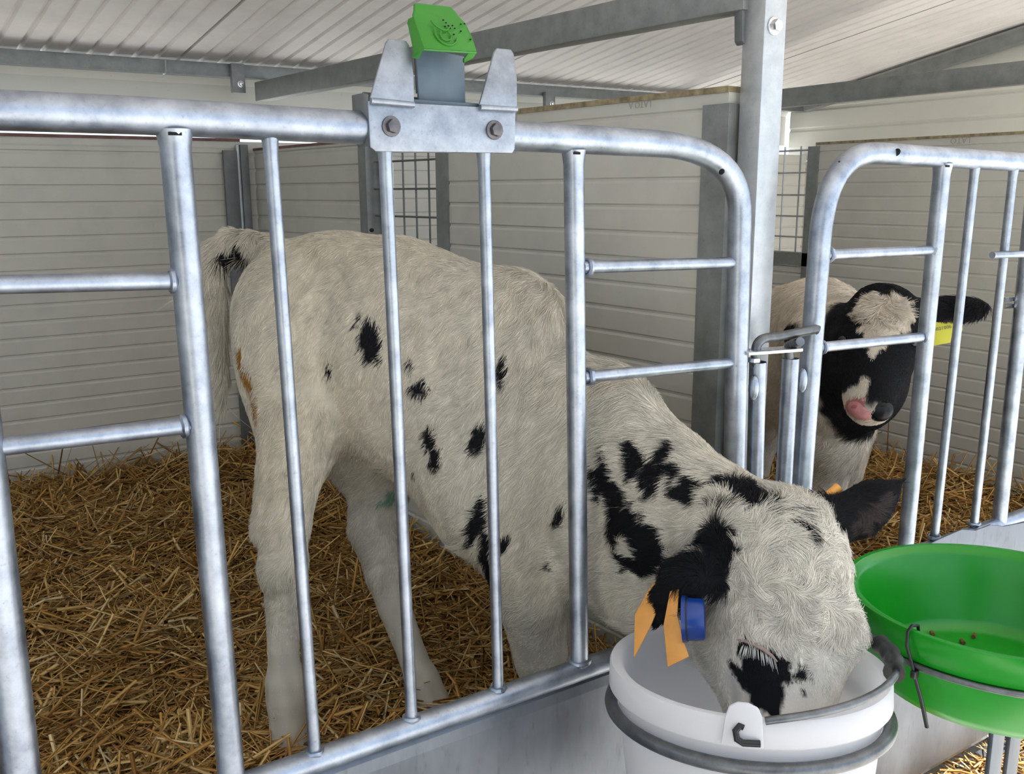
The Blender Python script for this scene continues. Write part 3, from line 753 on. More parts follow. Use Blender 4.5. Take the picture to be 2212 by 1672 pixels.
# crumbs of feed left on the bowl's floor
for k, (px, py, lab) in enumerate(((2014, 1368, 'brown feed pellet lying leftmost on the bowl floor'), (2079, 1386, 'half hidden feed pellet nearest the front rim inside the bowl'), (2104, 1373, 'brown feed pellet lying rightmost on the bowl floor'))):
    c = on_plane(px, py, gcv + TILTB @ Vector((0, 0, hb+0.0105)), TILTB @ Vector((0, 0, 1)))
    d = Vector((random.uniform(-1, 1), random.uniform(-1, 1), 0)).normalized()
    o = MB().tube([c-d*0.006, c+d*0.006], 0.0038, 8).build('feed_pellet', M_PELLET); setp(o, lab, 'feed pellet', 'feed pellets in the green bowl')

# ------------------------------------------------------------------ straw bedding
def smooth01(t): t = np.clip(t, 0, 1); return t*t*(3-2*t)
_wv = [(RNG.uniform(4, 13), RNG.uniform(4, 13), RNG.uniform(0, 6.3)) for _ in range(9)]
def bed_z(x, y):
    z = 0.562 + 0.055*smooth01((y-1.7)/1.5) + 0.02*smooth01((0.8-x)/1.0)*smooth01((y-1.6)/1.0)
    n = sum(np.sin(a*x+p)*np.sin(b*y+p*1.7) for a, b, p in _wv)
    return z + 0.007*n
def bed(name, x0, x1, y0, y1, nx, ny, label):
    xs = np.linspace(x0, x1, nx); ys = np.linspace(y0, y1, ny); X, Y = np.meshgrid(xs, ys)
    Z = bed_z(X, Y) + RNG.normal(0, 0.005, X.shape)
    if x1 < 1.3: X = x0 + (X-x0)/(x1-x0)*((1.272-0.1051*(Y-1.262))-x0)
    V = np.stack([X, Y, Z], -1).reshape(-1, 3)
    Fc = [(j*nx+i, j*nx+i+1, (j+1)*nx+i+1, (j+1)*nx+i) for j in range(ny-1) for i in range(nx-1)]
    me = bpy.data.meshes.new(name); me.from_pydata(V.tolist(), [], Fc); me.update()
    o = link(name, me, M_BED, None, True); return setp(o, label, 'straw', None, 'stuff')
def straw(name, n, sampler, label, lmin=0.07, lmax=0.24, tilt=0.27, parent=None, lims=None):
    x, y, z, steep = sampler(n)
    n = len(x)
    L = RNG.uniform(lmin, lmax, n)*RNG.choice([0.6, 1.0, 1.35], n); W = RNG.uniform(0.0018, 0.0042, n)*RNG.choice([0.6, 1.0], n, p=[0.4, 0.6])
    yaw = RNG.uniform(0, 2*np.pi, n); pit = RNG.normal(0, tilt, n) + steep
    d = np.stack([np.cos(yaw)*np.cos(pit), np.sin(yaw)*np.cos(pit), np.sin(pit)], -1)
    s = np.stack([-np.sin(yaw), np.cos(yaw), np.zeros(n)], -1)
    roll = RNG.uniform(-0.7, 0.7, n)
    u = np.cross(s, d); s2 = s*np.cos(roll)[:, None] + u*np.sin(roll)[:, None]; u2 = np.cross(s2, d)
    c = np.stack([x, y, z], -1)
    bend = RNG.normal(0, 0.10, n)*L
    V = np.zeros((n, 9, 3))
    for k, t in enumerate((-0.5, 0.0, 0.5)):
        p = c + d*(L*t)[:, None] + s*(bend*(1-4*t*t))[:, None]
        for j, (a, b) in enumerate(((-1, 0), (1, 0), (0, 0.7))):
            V[:, k*3+j] = p + s2*(W*a)[:, None] + u2*(W*b)[:, None]
    V[:, :, 2] = np.maximum(V[:, :, 2], z[:, None]-0.03)
    if lims is not None:
        V[:, :, 1] = np.clip(V[:, :, 1], lims[2], lims[3]); V[:, :, 0] = np.clip(V[:, :, 0], lims[0], lims[1](V[:, :, 1]))
    base = np.arange(n)[:, None, None]*9
    q = np.array([(k*3+j, k*3+(j+1) % 3, (k+1)*3+(j+1) % 3, (k+1)*3+j) for k in range(2) for j in range(3)])
    Fq = (base + q[None]).reshape(-1, 4)
    me = bpy.data.meshes.new(name)
    me.vertices.add(n*9); me.vertices.foreach_set('co', V.reshape(-1))
    nf = len(Fq); me.loops.add(nf*4); me.loops.foreach_set('vertex_index', Fq.reshape(-1).astype(np.int32))
    me.polygons.add(nf); me.polygons.foreach_set('loop_start', np.arange(nf, dtype=np.int32)*4)
    me.update(); me.validate()
    pal = np.array([(0.52, 0.30, 0.085), (0.62, 0.40, 0.14), (0.40, 0.215, 0.055), (0.72, 0.52, 0.23), (0.80, 0.65, 0.37), (0.24, 0.12, 0.028)])
    ci = RNG.choice(len(pal), n, p=[0.27, 0.25, 0.15, 0.18, 0.08, 0.07]); cc = pal[ci]*np.array([1.0, 0.91, 0.78])*RNG.uniform(0.7, 1.25, (n, 1))
    ca = np.ones((n*9, 4)); ca[:, :3] = np.repeat(cc, 9, 0)
    at_ = me.attributes.new('col', 'FLOAT_COLOR', 'POINT'); at_.data.foreach_set('color', ca.reshape(-1))
    o = link(name, me, M_STRAW, parent); return setp(o, label, 'straw', None, 'stuff')
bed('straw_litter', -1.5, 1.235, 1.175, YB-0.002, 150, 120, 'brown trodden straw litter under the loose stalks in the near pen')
def samp1(n):
    y = 1.19 + (YB-1.23)*RNG.power(1.15, n)*1.0
    x = RNG.uniform(-0.5, 1.22, n)
    keep = (x/y > -0.05) & (x < 1.28-0.105*(y-1.26)-0.01)
    x, y = x[keep], y[keep]
    z = bed_z(x, y) + np.abs(RNG.normal(0, 0.014, len(x))) + 0.003
    edge = smooth01((y-(YB-0.30))/0.28)*(RNG.random(len(x)) < 0.4)
    z = z + edge*RNG.uniform(0, 0.06, len(x))
    steep = edge*RNG.uniform(0.0, 0.9, len(x))
    return x, np.minimum(y, YB-0.05), z, steep
straw('loose_straw', 42000, samp1, 'thick golden straw bedding spread over the near pen floor', lims=(-1.5, lambda y: 1.284-0.1051*(y-1.262), 1.17, YB-0.002))
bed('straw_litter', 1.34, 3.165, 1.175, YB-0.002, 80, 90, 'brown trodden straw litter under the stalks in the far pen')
def samp2(n):
    y = RNG.uniform(1.19, 2.6, n); x = RNG.uniform(1.34, 3.12, n)
    z = bed_z(x, y) + np.abs(RNG.normal(0, 0.014, n)) + 0.003
    e = (x > 3.0)*RNG.uniform(0, 0.9, n)*(RNG.random(n) < 0.5)
    return x, y, z, e
straw('loose_straw', 11000, samp2, 'golden straw bedding on the far pen floor right of the steel post', lims=(1.345, lambda y: 3.168, 1.17, YB))
# ledge in front of the sheets with wisps of straw
lg = mesh('trim_ledge', *(lambda b: (b.v, b.f))(MB().box((-0.3, 1.02, 0.085), (3.1, 1.17, 0.150))), M_SHEET, None, False, 0.004); setp(lg, kind='structure')
def samp3(n):
    x = RNG.uniform(0.9, 2.9, n); y = 1.10 + RNG.normal(0, 0.028, n)
    y = np.clip(y, 1.03, 1.16)
    return x, y, 0.155+np.abs(RNG.normal(0, 0.012, n)), RNG.normal(0, 0.08, n)
straw('straw_wisps', 900, samp3, 'wisps of straw poking out along the ledge below the right gate sheet', 0.05, 0.16, 0.18)

# ------------------------------------------------------------------ calves: one continuous skin grown from a smooth distance field
class Field:
    def __init__(s): s.p = []
    def ell(s, c, fr, rad, k=0.03, sub=False):
        s.p.append(('e', np.array(c, float), np.array([list(a) for a in fr], float), np.array(rad, float), k, sub)); return s
    def cone(s, a, b, ra, rb, k=0.02, sub=False):
        s.p.append(('c', np.array(a, float), np.array(b, float), (ra, rb), k, sub)); return s
    def chain(s, pts, rs, k=0.02):
        for i in range(len(pts)-1): s.cone(pts[i], pts[i+1], rs[i], rs[i+1], k if i == 0 else 0.006)
        return s
    def bbox(s, pr):
        if pr[0] == 'e':
            ext = np.sqrt(((pr[2]*pr[3][:, None])**2).sum(0)); lo, hi = pr[1]-ext, pr[1]+ext
        else:
            r = max(pr[3]); lo = np.minimum(pr[1], pr[2])-r; hi = np.maximum(pr[1], pr[2])+r
        return lo, hi
    def mesh(s, vox, smooth_it=2):
        los = np.array([s.bbox(p)[0] for p in s.p if not p[5]]); his = np.array([s.bbox(p)[1] for p in s.p if not p[5]])
        lo = los.min(0)-0.06; hi = his.max(0)+0.06
        dim = np.ceil((hi-lo)/vox).astype(int)+1
        ax = [lo[i]+vox*np.arange(dim[i], dtype=np.float32) for i in range(3)]
        D = np.full(dim, 0.08, np.float32)
        for pr in s.p:
            k = pr[4]; b0, b1 = s.bbox(pr); m = 0.045+k
            i0 = np.maximum(((b0-m-lo)/vox).astype(int), 0); i1 = np.minimum(((b1+m-lo)/vox).astype(int)+2, dim)
            sl = tuple(slice(i0[i], i1[i]) for i in range(3))
            X = (ax[0][sl[0]][:, None, None], ax[1][sl[1]][None, :, None], ax[2][sl[2]][None, None, :])
            if pr[0] == 'e':
                c, fr, rad = pr[1], pr[2], pr[3]
                q0 = 0; q1 = 0
                for j in range(3):
                    u = ((X[0]-c[0])*fr[j][0] + (X[1]-c[1])*fr[j][1] + (X[2]-c[2])*fr[j][2])/rad[j]
                    q0 = q0 + u*u; q1 = q1 + (u/rad[j])**2
                q0 = np.sqrt(q0); d = q0*(q0-1.0)/np.maximum(np.sqrt(q1), 1e-6)
            else:
                a, b, (ra, rb) = pr[1], pr[2], pr[3]; ab = b-a; L = max(ab@ab, 1e-9)
                P = [X[i]-a[i] for i in range(3)]
                t = np.clip((P[0]*ab[0]+P[1]*ab[1]+P[2]*ab[2])/L, 0, 1)
                d = np.sqrt((P[0]-t*ab[0])**2+(P[1]-t*ab[1])**2+(P[2]-t*ab[2])**2) - (ra+(rb-ra)*t)
            cur = D[sl]
            if pr[5]:
                nd = -d; h = np.clip(0.5-0.5*(cur-nd)/k, 0, 1); D[sl] = cur*(1-h)+nd*h + k*h*(1-h)
            else:
                h = np.clip(0.5+0.5*(d-cur)/k, 0, 1); D[sl] = d*(1-h)+cur*h - k*h*(1-h)
        return surface_nets(D, lo, vox, smooth_it)
def surface_nets(D, lo, vox, smooth_it):
    ins = D < 0
    cnt = np.zeros(np.array(D.shape)-1, np.int8)
    off = [(i, j, k) for i in (0, 1) for j in (0, 1) for k in (0, 1)]
    n0, n1, n2 = D.shape
    for i, j, k in off: cnt += ins[i:n0-1+i, j:n1-1+j, k:n2-1+k]
    act = np.argwhere((cnt > 0) & (cnt < 8))
    val = {o: D[act[:, 0]+o[0], act[:, 1]+o[1], act[:, 2]+o[2]].astype(np.float64) for o in off}
    acc = np.zeros((len(act), 3)); num = np.zeros(len(act))
    for a in off:
        for x in range(3):
            if a[x] == 0:
                b = list(a); b[x] = 1; b = tuple(b); va, vb = val[a], val[b]; m = (va < 0) != (vb < 0)
                t = np.where(m, va/np.where(m, va-vb, 1), 0); p = np.array(a, float)[None].repeat(len(act), 0); p[:, x] = t
                acc[m] += p[m]; num[m] += 1
    V = lo + (act + acc/num[:, None])*vox
    idx = np.full(cnt.shape, -1, np.int32); idx[tuple(act.T)] = np.arange(len(act))
    Q = []
    for x in range(3):
        y, z = (x+1) % 3, (x+2) % 3
        s0 = [slice(0, n) for n in D.shape]; s1 = list(s0); s0[x] = slice(0, D.shape[x]-1); s1[x] = slice(1, D.shape[x])
        a = ins[tuple(s0)]; b = ins[tuple(s1)]
        e = np.argwhere(a != b); e = e[(e[:, y] > 0) & (e[:, z] > 0) & (e[:, y] < D.shape[y]-1) & (e[:, z] < D.shape[z]-1)]
        flip = a[tuple(e.T)]
        c = []
        for dy, dz in ((-1, -1), (0, -1), (0, 0), (-1, 0)):
            w = e.copy(); w[:, y] += dy; w[:, z] += dz; c.append(idx[tuple(w.T)])
        q = np.stack(c, -1); q[~flip] = q[~flip][:, ::-1]; Q.append(q)
    Q = np.concatenate(Q); Q = Q[(Q >= 0).all(1)]
    ed = np.concatenate([Q[:, [0, 1]], Q[:, [1, 2]], Q[:, [2, 3]], Q[:, [3, 0]]])
    for _ in range(smooth_it):
        sm = np.zeros_like(V); ct = np.zeros(len(V))
        for a, b in ((0, 1), (1, 0)):
            np.add.at(sm, ed[:, a], V[ed[:, b]]); np.add.at(ct, ed[:, a], 1)
        V = 0.5*V + 0.5*sm/np.maximum(ct, 1)[:, None]
    return V, Q
def np_mesh(name, V, Q, mat, col, parent=None):
    me = bpy.data.meshes.new(name); n = len(Q); k = Q.shape[1]
    me.vertices.add(len(V)); me.vertices.foreach_set('co', V.reshape(-1))
    me.loops.add(n*k); me.loops.foreach_set('vertex_index', Q.reshape(-1).astype(np.int32))
    me.polygons.add(n); me.polygons.foreach_set('loop_start', np.arange(n, dtype=np.int32)*k)
    me.update(); me.validate()
    ca = np.ones((len(V), 4)); ca[:, :3] = col
    a = me.attributes.new('col', 'FLOAT_COLOR', 'POINT'); a.data.foreach_set('color', ca.reshape(-1))
    return link(name, me, mat, parent, True)
def vnormals(V, Q):
    fn = np.cross(V[Q[:, 2]]-V[Q[:, 0]], V[Q[:, 3]]-V[Q[:, 1]])
    N = np.zeros_like(V)
    for j in range(4): np.add.at(N, Q[:, j], fn)
    return N/np.maximum(np.linalg.norm(N, axis=1), 1e-12)[:, None], np.linalg.norm(fn, axis=1)*0.5
class Noise3:
    """smooth sum of sines, cheap value noise for coats and flow"""
    def __init__(s, freq, n=10, seed=1):
        r = np.random.default_rng(seed); s.k = r.normal(0, 1, (n, 3)); s.k *= (freq*r.uniform(0.6, 1.5, (n, 1)))/np.linalg.norm(s.k, axis=1)[:, None]; s.p = r.uniform(0, 6.28, n); s.n = n
    def __call__(s, P): return np.sin(P@s.k.T + s.p).sum(1)/math.sqrt(s.n/2.0)
WHITE = np.array([0.69, 0.64, 0.535]); BLACKC = np.array([0.012, 0.012, 0.014])
def mmpx(p): return float((np.array(p)-CP)@CF)/FPX
def patches(bvh, lst, facing=False):
    """coat patches: (px, py, half width, half height, tilt) seen in the picture -> ellipsoids fixed on the skin"""
    out = []
    for px, py, a, b, rot in lst:
        d = Vector(ray(px, py)).normalized(); hit, nrm, fi, dist = bvh.ray_cast(Vector(CP), d)
        if hit is None: continue
        m = mmpx(hit); t = math.radians(rot)
        ux = CR*math.cos(t) + CD*math.sin(t); uy = -CR*math.sin(t) + CD*math.cos(t)
        n = np.array(nrm); tx = ux - n*(ux@n); ty = uy - n*(uy@n)
        fx = max(0.55, np.linalg.norm(tx)); fy = max(0.55, np.linalg.norm(ty)); tx /= np.linalg.norm(tx); ty /= np.linalg.norm(ty)
        if facing: tx, ty, n, fx, fy = ux, uy, CF, 1.0, 1.0
        out.append((np.array(hit), tx, ty, n, a*m/fx, b*m/fy))
    return out
_n1 = Noise3(140, 14, 3); _n2 = Noise3(420, 14, 4)
def patch_val(P, pats, jag=0.62):
    v = np.full(len(P), -1.0)
    for c, tx, ty, n, a, b in pats:
        q = P-c; e = np.sqrt((q@tx/a)**2 + (q@ty/b)**2 + (q@n/0.06)**2)
        v = np.maximum(v, 1-e)
    near = v > -0.9; S = P[near]*np.array([1, 1, 0.4])
    v[near] += jag*0.5*(_n1(S)*0.6+_n2(S)*0.5)
    return v
def fur(name, V, Q, N, A, col_fn, flow_fn, len_fn, dens_fn, parent, n, curl_fn, seed=5, radius=0.00036, lift=0.22):
    r = np.random.default_rng(seed)
    Cn = V[Q].mean(1); w = A*dens_fn(Cn, N[Q].mean(1)); w = w/w.sum()
    fi = r.choice(len(Q), n, p=w); u = r.random((n, 2))
    q = V[Q[fi]]; p = (q[:, 0]*(1-u[:, :1])+q[:, 1]*u[:, :1])*(1-u[:, 1:]) + (q[:, 3]*(1-u[:, :1])+q[:, 2]*u[:, :1])*u[:, 1:]
    nn = N[Q[fi]].mean(1); nn /= np.linalg.norm(nn, axis=1)[:, None]
    fl = flow_fn(p, nn); fl -= nn*(fl*nn).sum(1)[:, None]; fl /= np.maximum(np.linalg.norm(fl, axis=1), 1e-9)[:, None]
    sd = np.cross(nn, fl)
    curl = curl_fn(p)
    ang = (Noise3(55, 10, 21)(p)*0.09 + Noise3(150, 10, 22)(p)*0.10)*(0.55+4.5*curl) + r.normal(0, 0.11, n)
    f2 = fl*np.cos(ang)[:, None] + sd*np.sin(ang)[:, None]; s2 = np.cross(nn, f2)
    L = len_fn(p, nn)*r.uniform(0.65, 1.25, n); lf = lift*(1+1.2*curl)*r.uniform(0.5, 1.3, n)
    K = 4; pts = np.zeros((n, K, 3))
    wig = (Noise3(70, 10, 31)(p)*0.10+Noise3(210, 10, 32)(p)*0.10)*(0.8+5.0*curl)
    for k in range(K):
        t = k/(K-1)
        pts[:, k] = p - nn*0.001 + f2*(L*t*0.93)[:, None] + nn*(L*lf*(t-0.45*t*t))[:, None] + s2*(L*wig*t*t)[:, None]
    cu = bpy.data.hair_curves.new(name); cu.add_curves([K]*n)
    cu.attributes['position'].data.foreach_set('vector', pts.reshape(-1).astype(np.float32))
    ra = cu.attributes.get('radius') or cu.attributes.new('radius', 'FLOAT', 'POINT')
    rad = np.tile(np.array([1.0, 0.95, 0.7, 0.25])*radius, n); ra.data.foreach_set('value', rad.astype(np.float32))
    c = np.ones((n, 4), np.float32); c[:, :3] = col_fn(p, f2, L)
    a = cu.attributes.new('col', 'FLOAT_COLOR', 'CURVE'); a.data.foreach_set('color', c.reshape(-1))
    cu.materials.append(M_FUR)
    o = bpy.data.objects.new(name, cu); COL.objects.link(o); o.parent = parent; o.location = -parent.location; o['kind'] = 'stuff'
    return o
def norm3(v): v = np.array(v, float); return v/np.linalg.norm(v)
def frame_from(d, up=(0, 0, 1)):
    d = norm3(d); l = norm3(np.cross(up, d)); return d, l, np.cross(d, l)
def A3(px, py, Y): return np.array(at(px, py, Y))

# ---- the spotted calf
HA = math.radians(40)
hd = np.array([math.cos(HA), -math.sin(HA), 0.0]); lf_ = np.array([math.sin(HA), math.cos(HA), 0.0]); up_ = np.array([0, 0, 1.0])
FB = (hd, lf_, up_)
F1 = Field()
# trunk
F1.ell(A3(675, 700, 1.72), FB, (0.145, 0.130, 0.168), 0.05)
F1.ell(A3(605, 690, 1.74), FB, (0.078, 0.100, 0.110), 0.04)
F1.ell(A3(850, 760, 1.60), FB, (0.190, 0.155, 0.222), 0.07)
F1.ell(A3(1010, 850, 1.50), FB, (0.180, 0.160, 0.240), 0.07)
F1.ell(A3(1130, 900, 1.43), FB, (0.135, 0.135, 0.225), 0.06)
F1.ell(A3(1060, 1060, 1.44), FB, (0.120, 0.130, 0.130), 0.06)
# hip bones, withers, shoulder blade
F1.ell(A3(735, 545, 1.68), FB, (0.060, 0.085, 0.032), 0.04)
F1.ell(A3(1110, 680, 1.43), FB, (0.09, 0.06, 0.08), 0.05)
F1.ell(A3(1150, 1010, 1.33), FB, (0.075, 0.055, 0.17), 0.06)
# brisket
F1.ell(A3(1255, 1140, 1.30), FB, (0.090, 0.085, 0.135), 0.06)
# near hind leg
F1.ell(A3(640, 830, 1.66), frame_from((0.06, 0.0, -1), (0, 1, 0)), (0.205, 0.085, 0.088), 0.04)
F1.ell(A3(594, 780, 1.67), FB, (0.068, 0.065, 0.120), 0.04)
F1.chain([A3(640, 900, 1.62), A3(630, 1010, 1.60), A3(616, 1120, 1.585)], [0.074, 0.060, 0.046], 0.03)
F1.cone(A3(592, 1010, 1.615), A3(558, 1150, 1.60), 0.028, 0.016, 0.015)
F1.chain([A3(613, 1130, 1.585), A3(612, 1215, 1.575), A3(614, 1290, 1.57), A3(612, 1400, 1.56), A3(616, 1470, 1.555)], [0.044, 0.044, 0.034, 0.0285, 0.032], 0.02)
F1.ell(A3(598, 1240, 1.56), FB, (0.030, 0.026, 0.034), 0.02)
F1.chain([A3(616, 1480, 1.555), A3(618, 1510, 1.55), A3(622, 1580, 1.54), A3(626, 1625, 1.53)], [0.034, 0.036, 0.0325, 0.036], 0.02)
# far hind leg, stepped forward
F1.ell(A3(770, 900, 1.75), frame_from((0.12, 0, -1), (0, 1, 0)), (0.17, 0.10, 0.07), 0.04)
F1.chain([A3(800, 960, 1.75), A3(825, 1060, 1.72), A3(812, 1150, 1.68)], [0.075, 0.058, 0.048], 0.04)
F1.cone(A3(785, 1050, 1.74), A3(772, 1140, 1.70), 0.024, 0.015, 0.03)
F1.chain([A3(815, 1160, 1.675), A3(836, 1240, 1.645), A3(852, 1310, 1.62), A3(892, 1420, 1.575), A3(912, 1470, 1.555)], [0.046, 0.044, 0.034, 0.029, 0.032], 0.02)
F1.chain([A3(912, 1470, 1.555), A3(930, 1510, 1.54), A3(945, 1560, 1.53), A3(952, 1590, 1.525)], [0.032, 0.036, 0.033, 0.036], 0.02)
# near fore leg and the far one behind it
F1.chain([A3(1130, 1180, 1.37), A3(1150, 1300, 1.345), A3(1168, 1420, 1.34)], [0.085, 0.064, 0.050], 0.04)
kne = A3(1168, 1420, 1.34); F1.chain([kne, kne+[0.0, 0.004, -0.075], kne+[0.0, 0.015, -0.17], kne+[0.003, 0.005, -0.23]], [0.045, 0.030, 0.032, 0.036], 0.02)
k2 = A3(1215, 1360, 1.46); F1.chain([A3(1180, 1200, 1.50), k2, k2+[0.01, 0, -0.10], k2+[0.02, 0, -0.22], k2+[0.02, 0, -0.28]], [0.075, 0.045, 0.042, 0.031, 0.036], 0.03)
# neck: deep and narrow, passing between the gate's uprights
nd, nl, nu = frame_from(A3(1600, 1150, 1.02)-A3(1240, 930, 1.34))
FN = (nd, nl, nu)
F1.ell(A3(1275, 990, 1.29), FN, (0.150, 0.090, 0.190), 0.06)
F1.ell(A3(1390, 1085, 1.17), FN, (0.140, 0.076, 0.160), 0.05)
F1.ell(A3(1490, 1125, 1.06), FN, (0.120, 0.070, 0.120), 0.05)
F1.ell(A3(1335, 1260, 1.19), FN, (0.12, 0.045, 0.060), 0.04)
F1.ell(A3(1600, 1160, 0.97), FN, (0.090, 0.068, 0.092), 0.05)
# head, hanging into the bucket and turned a little to its own left
v0 = norm3(ray(1700, 1330))
e_dn = norm3(CD - v0*(CD@v0)); e_rt = np.cross(e_dn, v0); e_rt = norm3(e_rt)
if e_rt@CR < 0: e_rt = -e_rt
TW = math.radians(33)
hl = norm3(e_dn - 0.13*e_rt + 0.10*v0)                                 # poll -> nose
hn_ = -v0*math.cos(TW) + e_rt*math.sin(TW); hn_ = norm3(hn_ - hl*(hn_@hl))   # out of the forehead
hr = np.cross(hl, hn_)                                     # sideways
if hr@e_rt > 0: hr = -hr                                  # towards the calf's right (picture left)
HC = CP + v0*((A3(1700, 1330, 0.865)-CP)@v0)
def Hd(px, py, dep=0.0):                                   # a point of the head: picture position and depth behind the head's plane
    d = ray(px, py); p = CP + d*(((HC-CP)@v0 + dep)/(d@v0)); return p
FH = (hr, hn_, hl)
F1.ell(Hd(1690, 1215, 0.02), FH, (0.100, 0.085, 0.105), 0.04)
F1.ell(Hd(1705, 1360, 0.00), FH, (0.092, 0.078, 0.125), 0.04)
F1.ell(Hd(1708, 1480, 0.00), FH, (0.064, 0.066, 0.125), 0.04)
F1.ell(Hd(1690, 1590, 0.00), FH, (0.053, 0.056, 0.090), 0.03)
F1.ell(Hd(1684, 1665, 0.00), FH, (0.058, 0.052, 0.042), 0.02)
F1.ell(Hd(1585, 1350, 0.050), FH, (0.062, 0.075, 0.095), 0.04)
F1.ell(Hd(1632, 1450, 0.055), FH, (0.048, 0.055, 0.105), 0.04)
F1.ell(Hd(1705, 1125, 0.045), FH, (0.062, 0.050, 0.042), 0.035)
F1.ell(Hd(1655, 1385, -0.040), FH, (0.036, 0.026, 0.034), 0.025)      # brow over the right eye
F1.ell(Hd(1812, 1372, 0.0), FH, (0.032, 0.030, 0.042), 0.035)       # the other brow
F1.ell(Hd(1655, 1432, -0.072), FH, (0.020, 0.012, 0.012), 0.010, True)  # eye socket
F1.ell(Hd(1656, 1428, -0.058), FH, (0.021, 0.016, 0.017), 0.006)      # closed lid
# ears
er_ax = norm3(CR*-0.82 + CD*0.55 + v0*0.1); er_up = norm3(np.cross(er_ax, v0)); 
def earfr(ax, nrm):
    ax = norm3(ax); nrm = norm3(nrm - ax*(nrm@ax)); return (ax, np.cross(nrm, ax), nrm)
F1.cone(Hd(1580, 1200, 0.03), Hd(1540, 1210, 0.005), 0.032, 0.028, 0.02)
F1.chain([Hd(1560, 1215, 0.00), Hd(1515, 1228, -0.022), Hd(1470, 1245, -0.028), Hd(1440, 1285, -0.02), Hd(1420, 1345, -0.008)], [0.030, 0.030, 0.026, 0.019, 0.008], 0.015)
F1.chain([Hd(1545, 1262, -0.025), Hd(1505, 1272, -0.036), Hd(1462, 1296, -0.026), Hd(1436, 1330, -0.012)], [0.022, 0.020, 0.015, 0.010], 0.012)
F1.cone(Hd(1770, 1130, 0.045), Hd(1800, 1115, 0.05), 0.032, 0.030, 0.02)
eF = earfr(Hd(1958, 1032, 0.075)-Hd(1790, 1135, 0.05), -v0*0.85 + CD*0.40)
F1.ell(Hd(1848, 1108, 0.055), eF, (0.068, 0.040, 0.016), 0.015)
F1.cone(Hd(1888, 1080, 0.062), Hd(1956, 1036, 0.075), 0.026, 0.002, 0.02)
F1.ell(Hd(1880, 1112, 0.022), eF, (0.066, 0.027, 0.018), 0.006, True)
# tail head and tail
F1.chain([A3(610, 555, 1.75), A3(555, 530, 1.80), A3(505, 522, 1.83), A3(473, 540, 1.84)], [0.032, 0.026, 0.025, 0.022], 0.015)
F1.chain([A3(473, 540, 1.84), A3(466, 600, 1.84), A3(468, 700, 1.83), A3(476, 800, 1.82), A3(480, 860, 1.815)], [0.024, 0.018, 0.015, 0.012, 0.006], 0.012)

V1, Q1 = F1.mesh(0.006, 2)
N1, A1 = vnormals(V1, Q1)
bvh1 = BVHTree.FromPolygons([tuple(v) for v in V1], [tuple(int(i) for i in q) for q in Q1])
spots = [(805, 742, 27, 44, 8), (783, 733, 12, 30, 10), (771, 694, 7, 16, 15), (712, 797, 6, 15, 0), (888, 790, 6, 16, -10), (900, 838, 13, 20, 0), (920, 845, 12, 14, 0), (928, 950, 14, 26, 0), (942, 990, 12, 26, 0), (892, 1025, 9, 12, 0),
 (1035, 950, 17, 34, 10), (1085, 800, 15, 38, 15), (1040, 1120, 16, 50, 0), (1048, 1185, 14, 50, 0), (1056, 1245, 8, 32, 0), (1020, 1150, 8, 38, 8), (1092, 1175, 9, 22, 20), (1215, 1108, 14, 26, 0), (1190, 1222, 7, 16, 0),
 (1318, 1010, 12, 45, -8), (1305, 1040, 9, 40, 0), (1430, 1165, 20, 40, -18), (1385, 1222, 40, 20, 8), (1335, 1150, 10, 30, -10), (1345, 1105, 16, 40, -15), (1340, 1065, 26, 50, -20), (1375, 1130, 30, 60, -28), (1408, 1195, 30, 48, -25), (1380, 1000, 17, 42, 20), (1425, 1025, 27, 44, 18), (1440, 985, 14, 22, 30), (1463, 970, 12, 11, 0), (1474, 1018, 12, 18, 0), (1500, 1055, 36, 20, -22), (1508, 940, 16, 6, 38),
 (1595, 1072, 36, 34, 20), (1632, 1068, 46, 20, 28), (1570, 1100, 24, 16, -20), (1672, 1088, 9, 8, 0), (1545, 1172, 34, 28, 0), (1572, 1200, 14, 26, 0), (1728, 1138, 24, 12, 18), (1708, 1130, 9, 7, 0),
 (1640, 1430, 48, 38, 18), (1608, 1402, 20, 32, -12), (1678, 1442, 42, 32, 10), (1645, 1480, 42, 36, 25), (1592, 1448, 12, 32, -42), (1650, 1512, 30, 30, 0), (1612, 1478, 14, 30, -42), (1700, 1436, 20, 26, 0),
 (492, 545, 26, 9, -8), (525, 552, 14, 9, 25), (1620, 1160, 0.1, 0.1, 0)]
pats1 = patches(bvh1, spots)
def inear(P, a, b, r0, r1, margin=0.0):
    a, b = np.array(a), np.array(b); ab = b-a; t = np.clip((P-a)@ab/(ab@ab), 0, 1)
    return np.linalg.norm(P-(a+t[:, None]*ab), axis=1) - (r0+(r1-r0)*t)
earR = [Hd(1540, 1232, -0.01), Hd(1485, 1252, -0.03), Hd(1420, 1345, -0.008)]
earL = [Hd(1826, 1116, 0.05), Hd(1958, 1034, 0.075)]
earin = patches(bvh1, [(1880, 1106, 58, 20, -33), (1850, 1140, 30, 22, -40)], True)
stain = patches(bvh1, [(519, 780, 9, 34, -8), (532, 822, 11, 32, -12), (552, 880, 6, 24, -5)])
green = patches(bvh1, [(848, 1078, 20, 14, 20)])
HCm = Hd(1700, 1330, 0.0)
def headness(P):                                          # 1 on the face, 0 behind the poll
    q = P-HC; return smooth01(((q@hn_)+0.06)/0.04)*smooth01((0.33-np.linalg.norm(q, axis=1))/0.06)*smooth01(((q@hl)+0.20)/0.05)
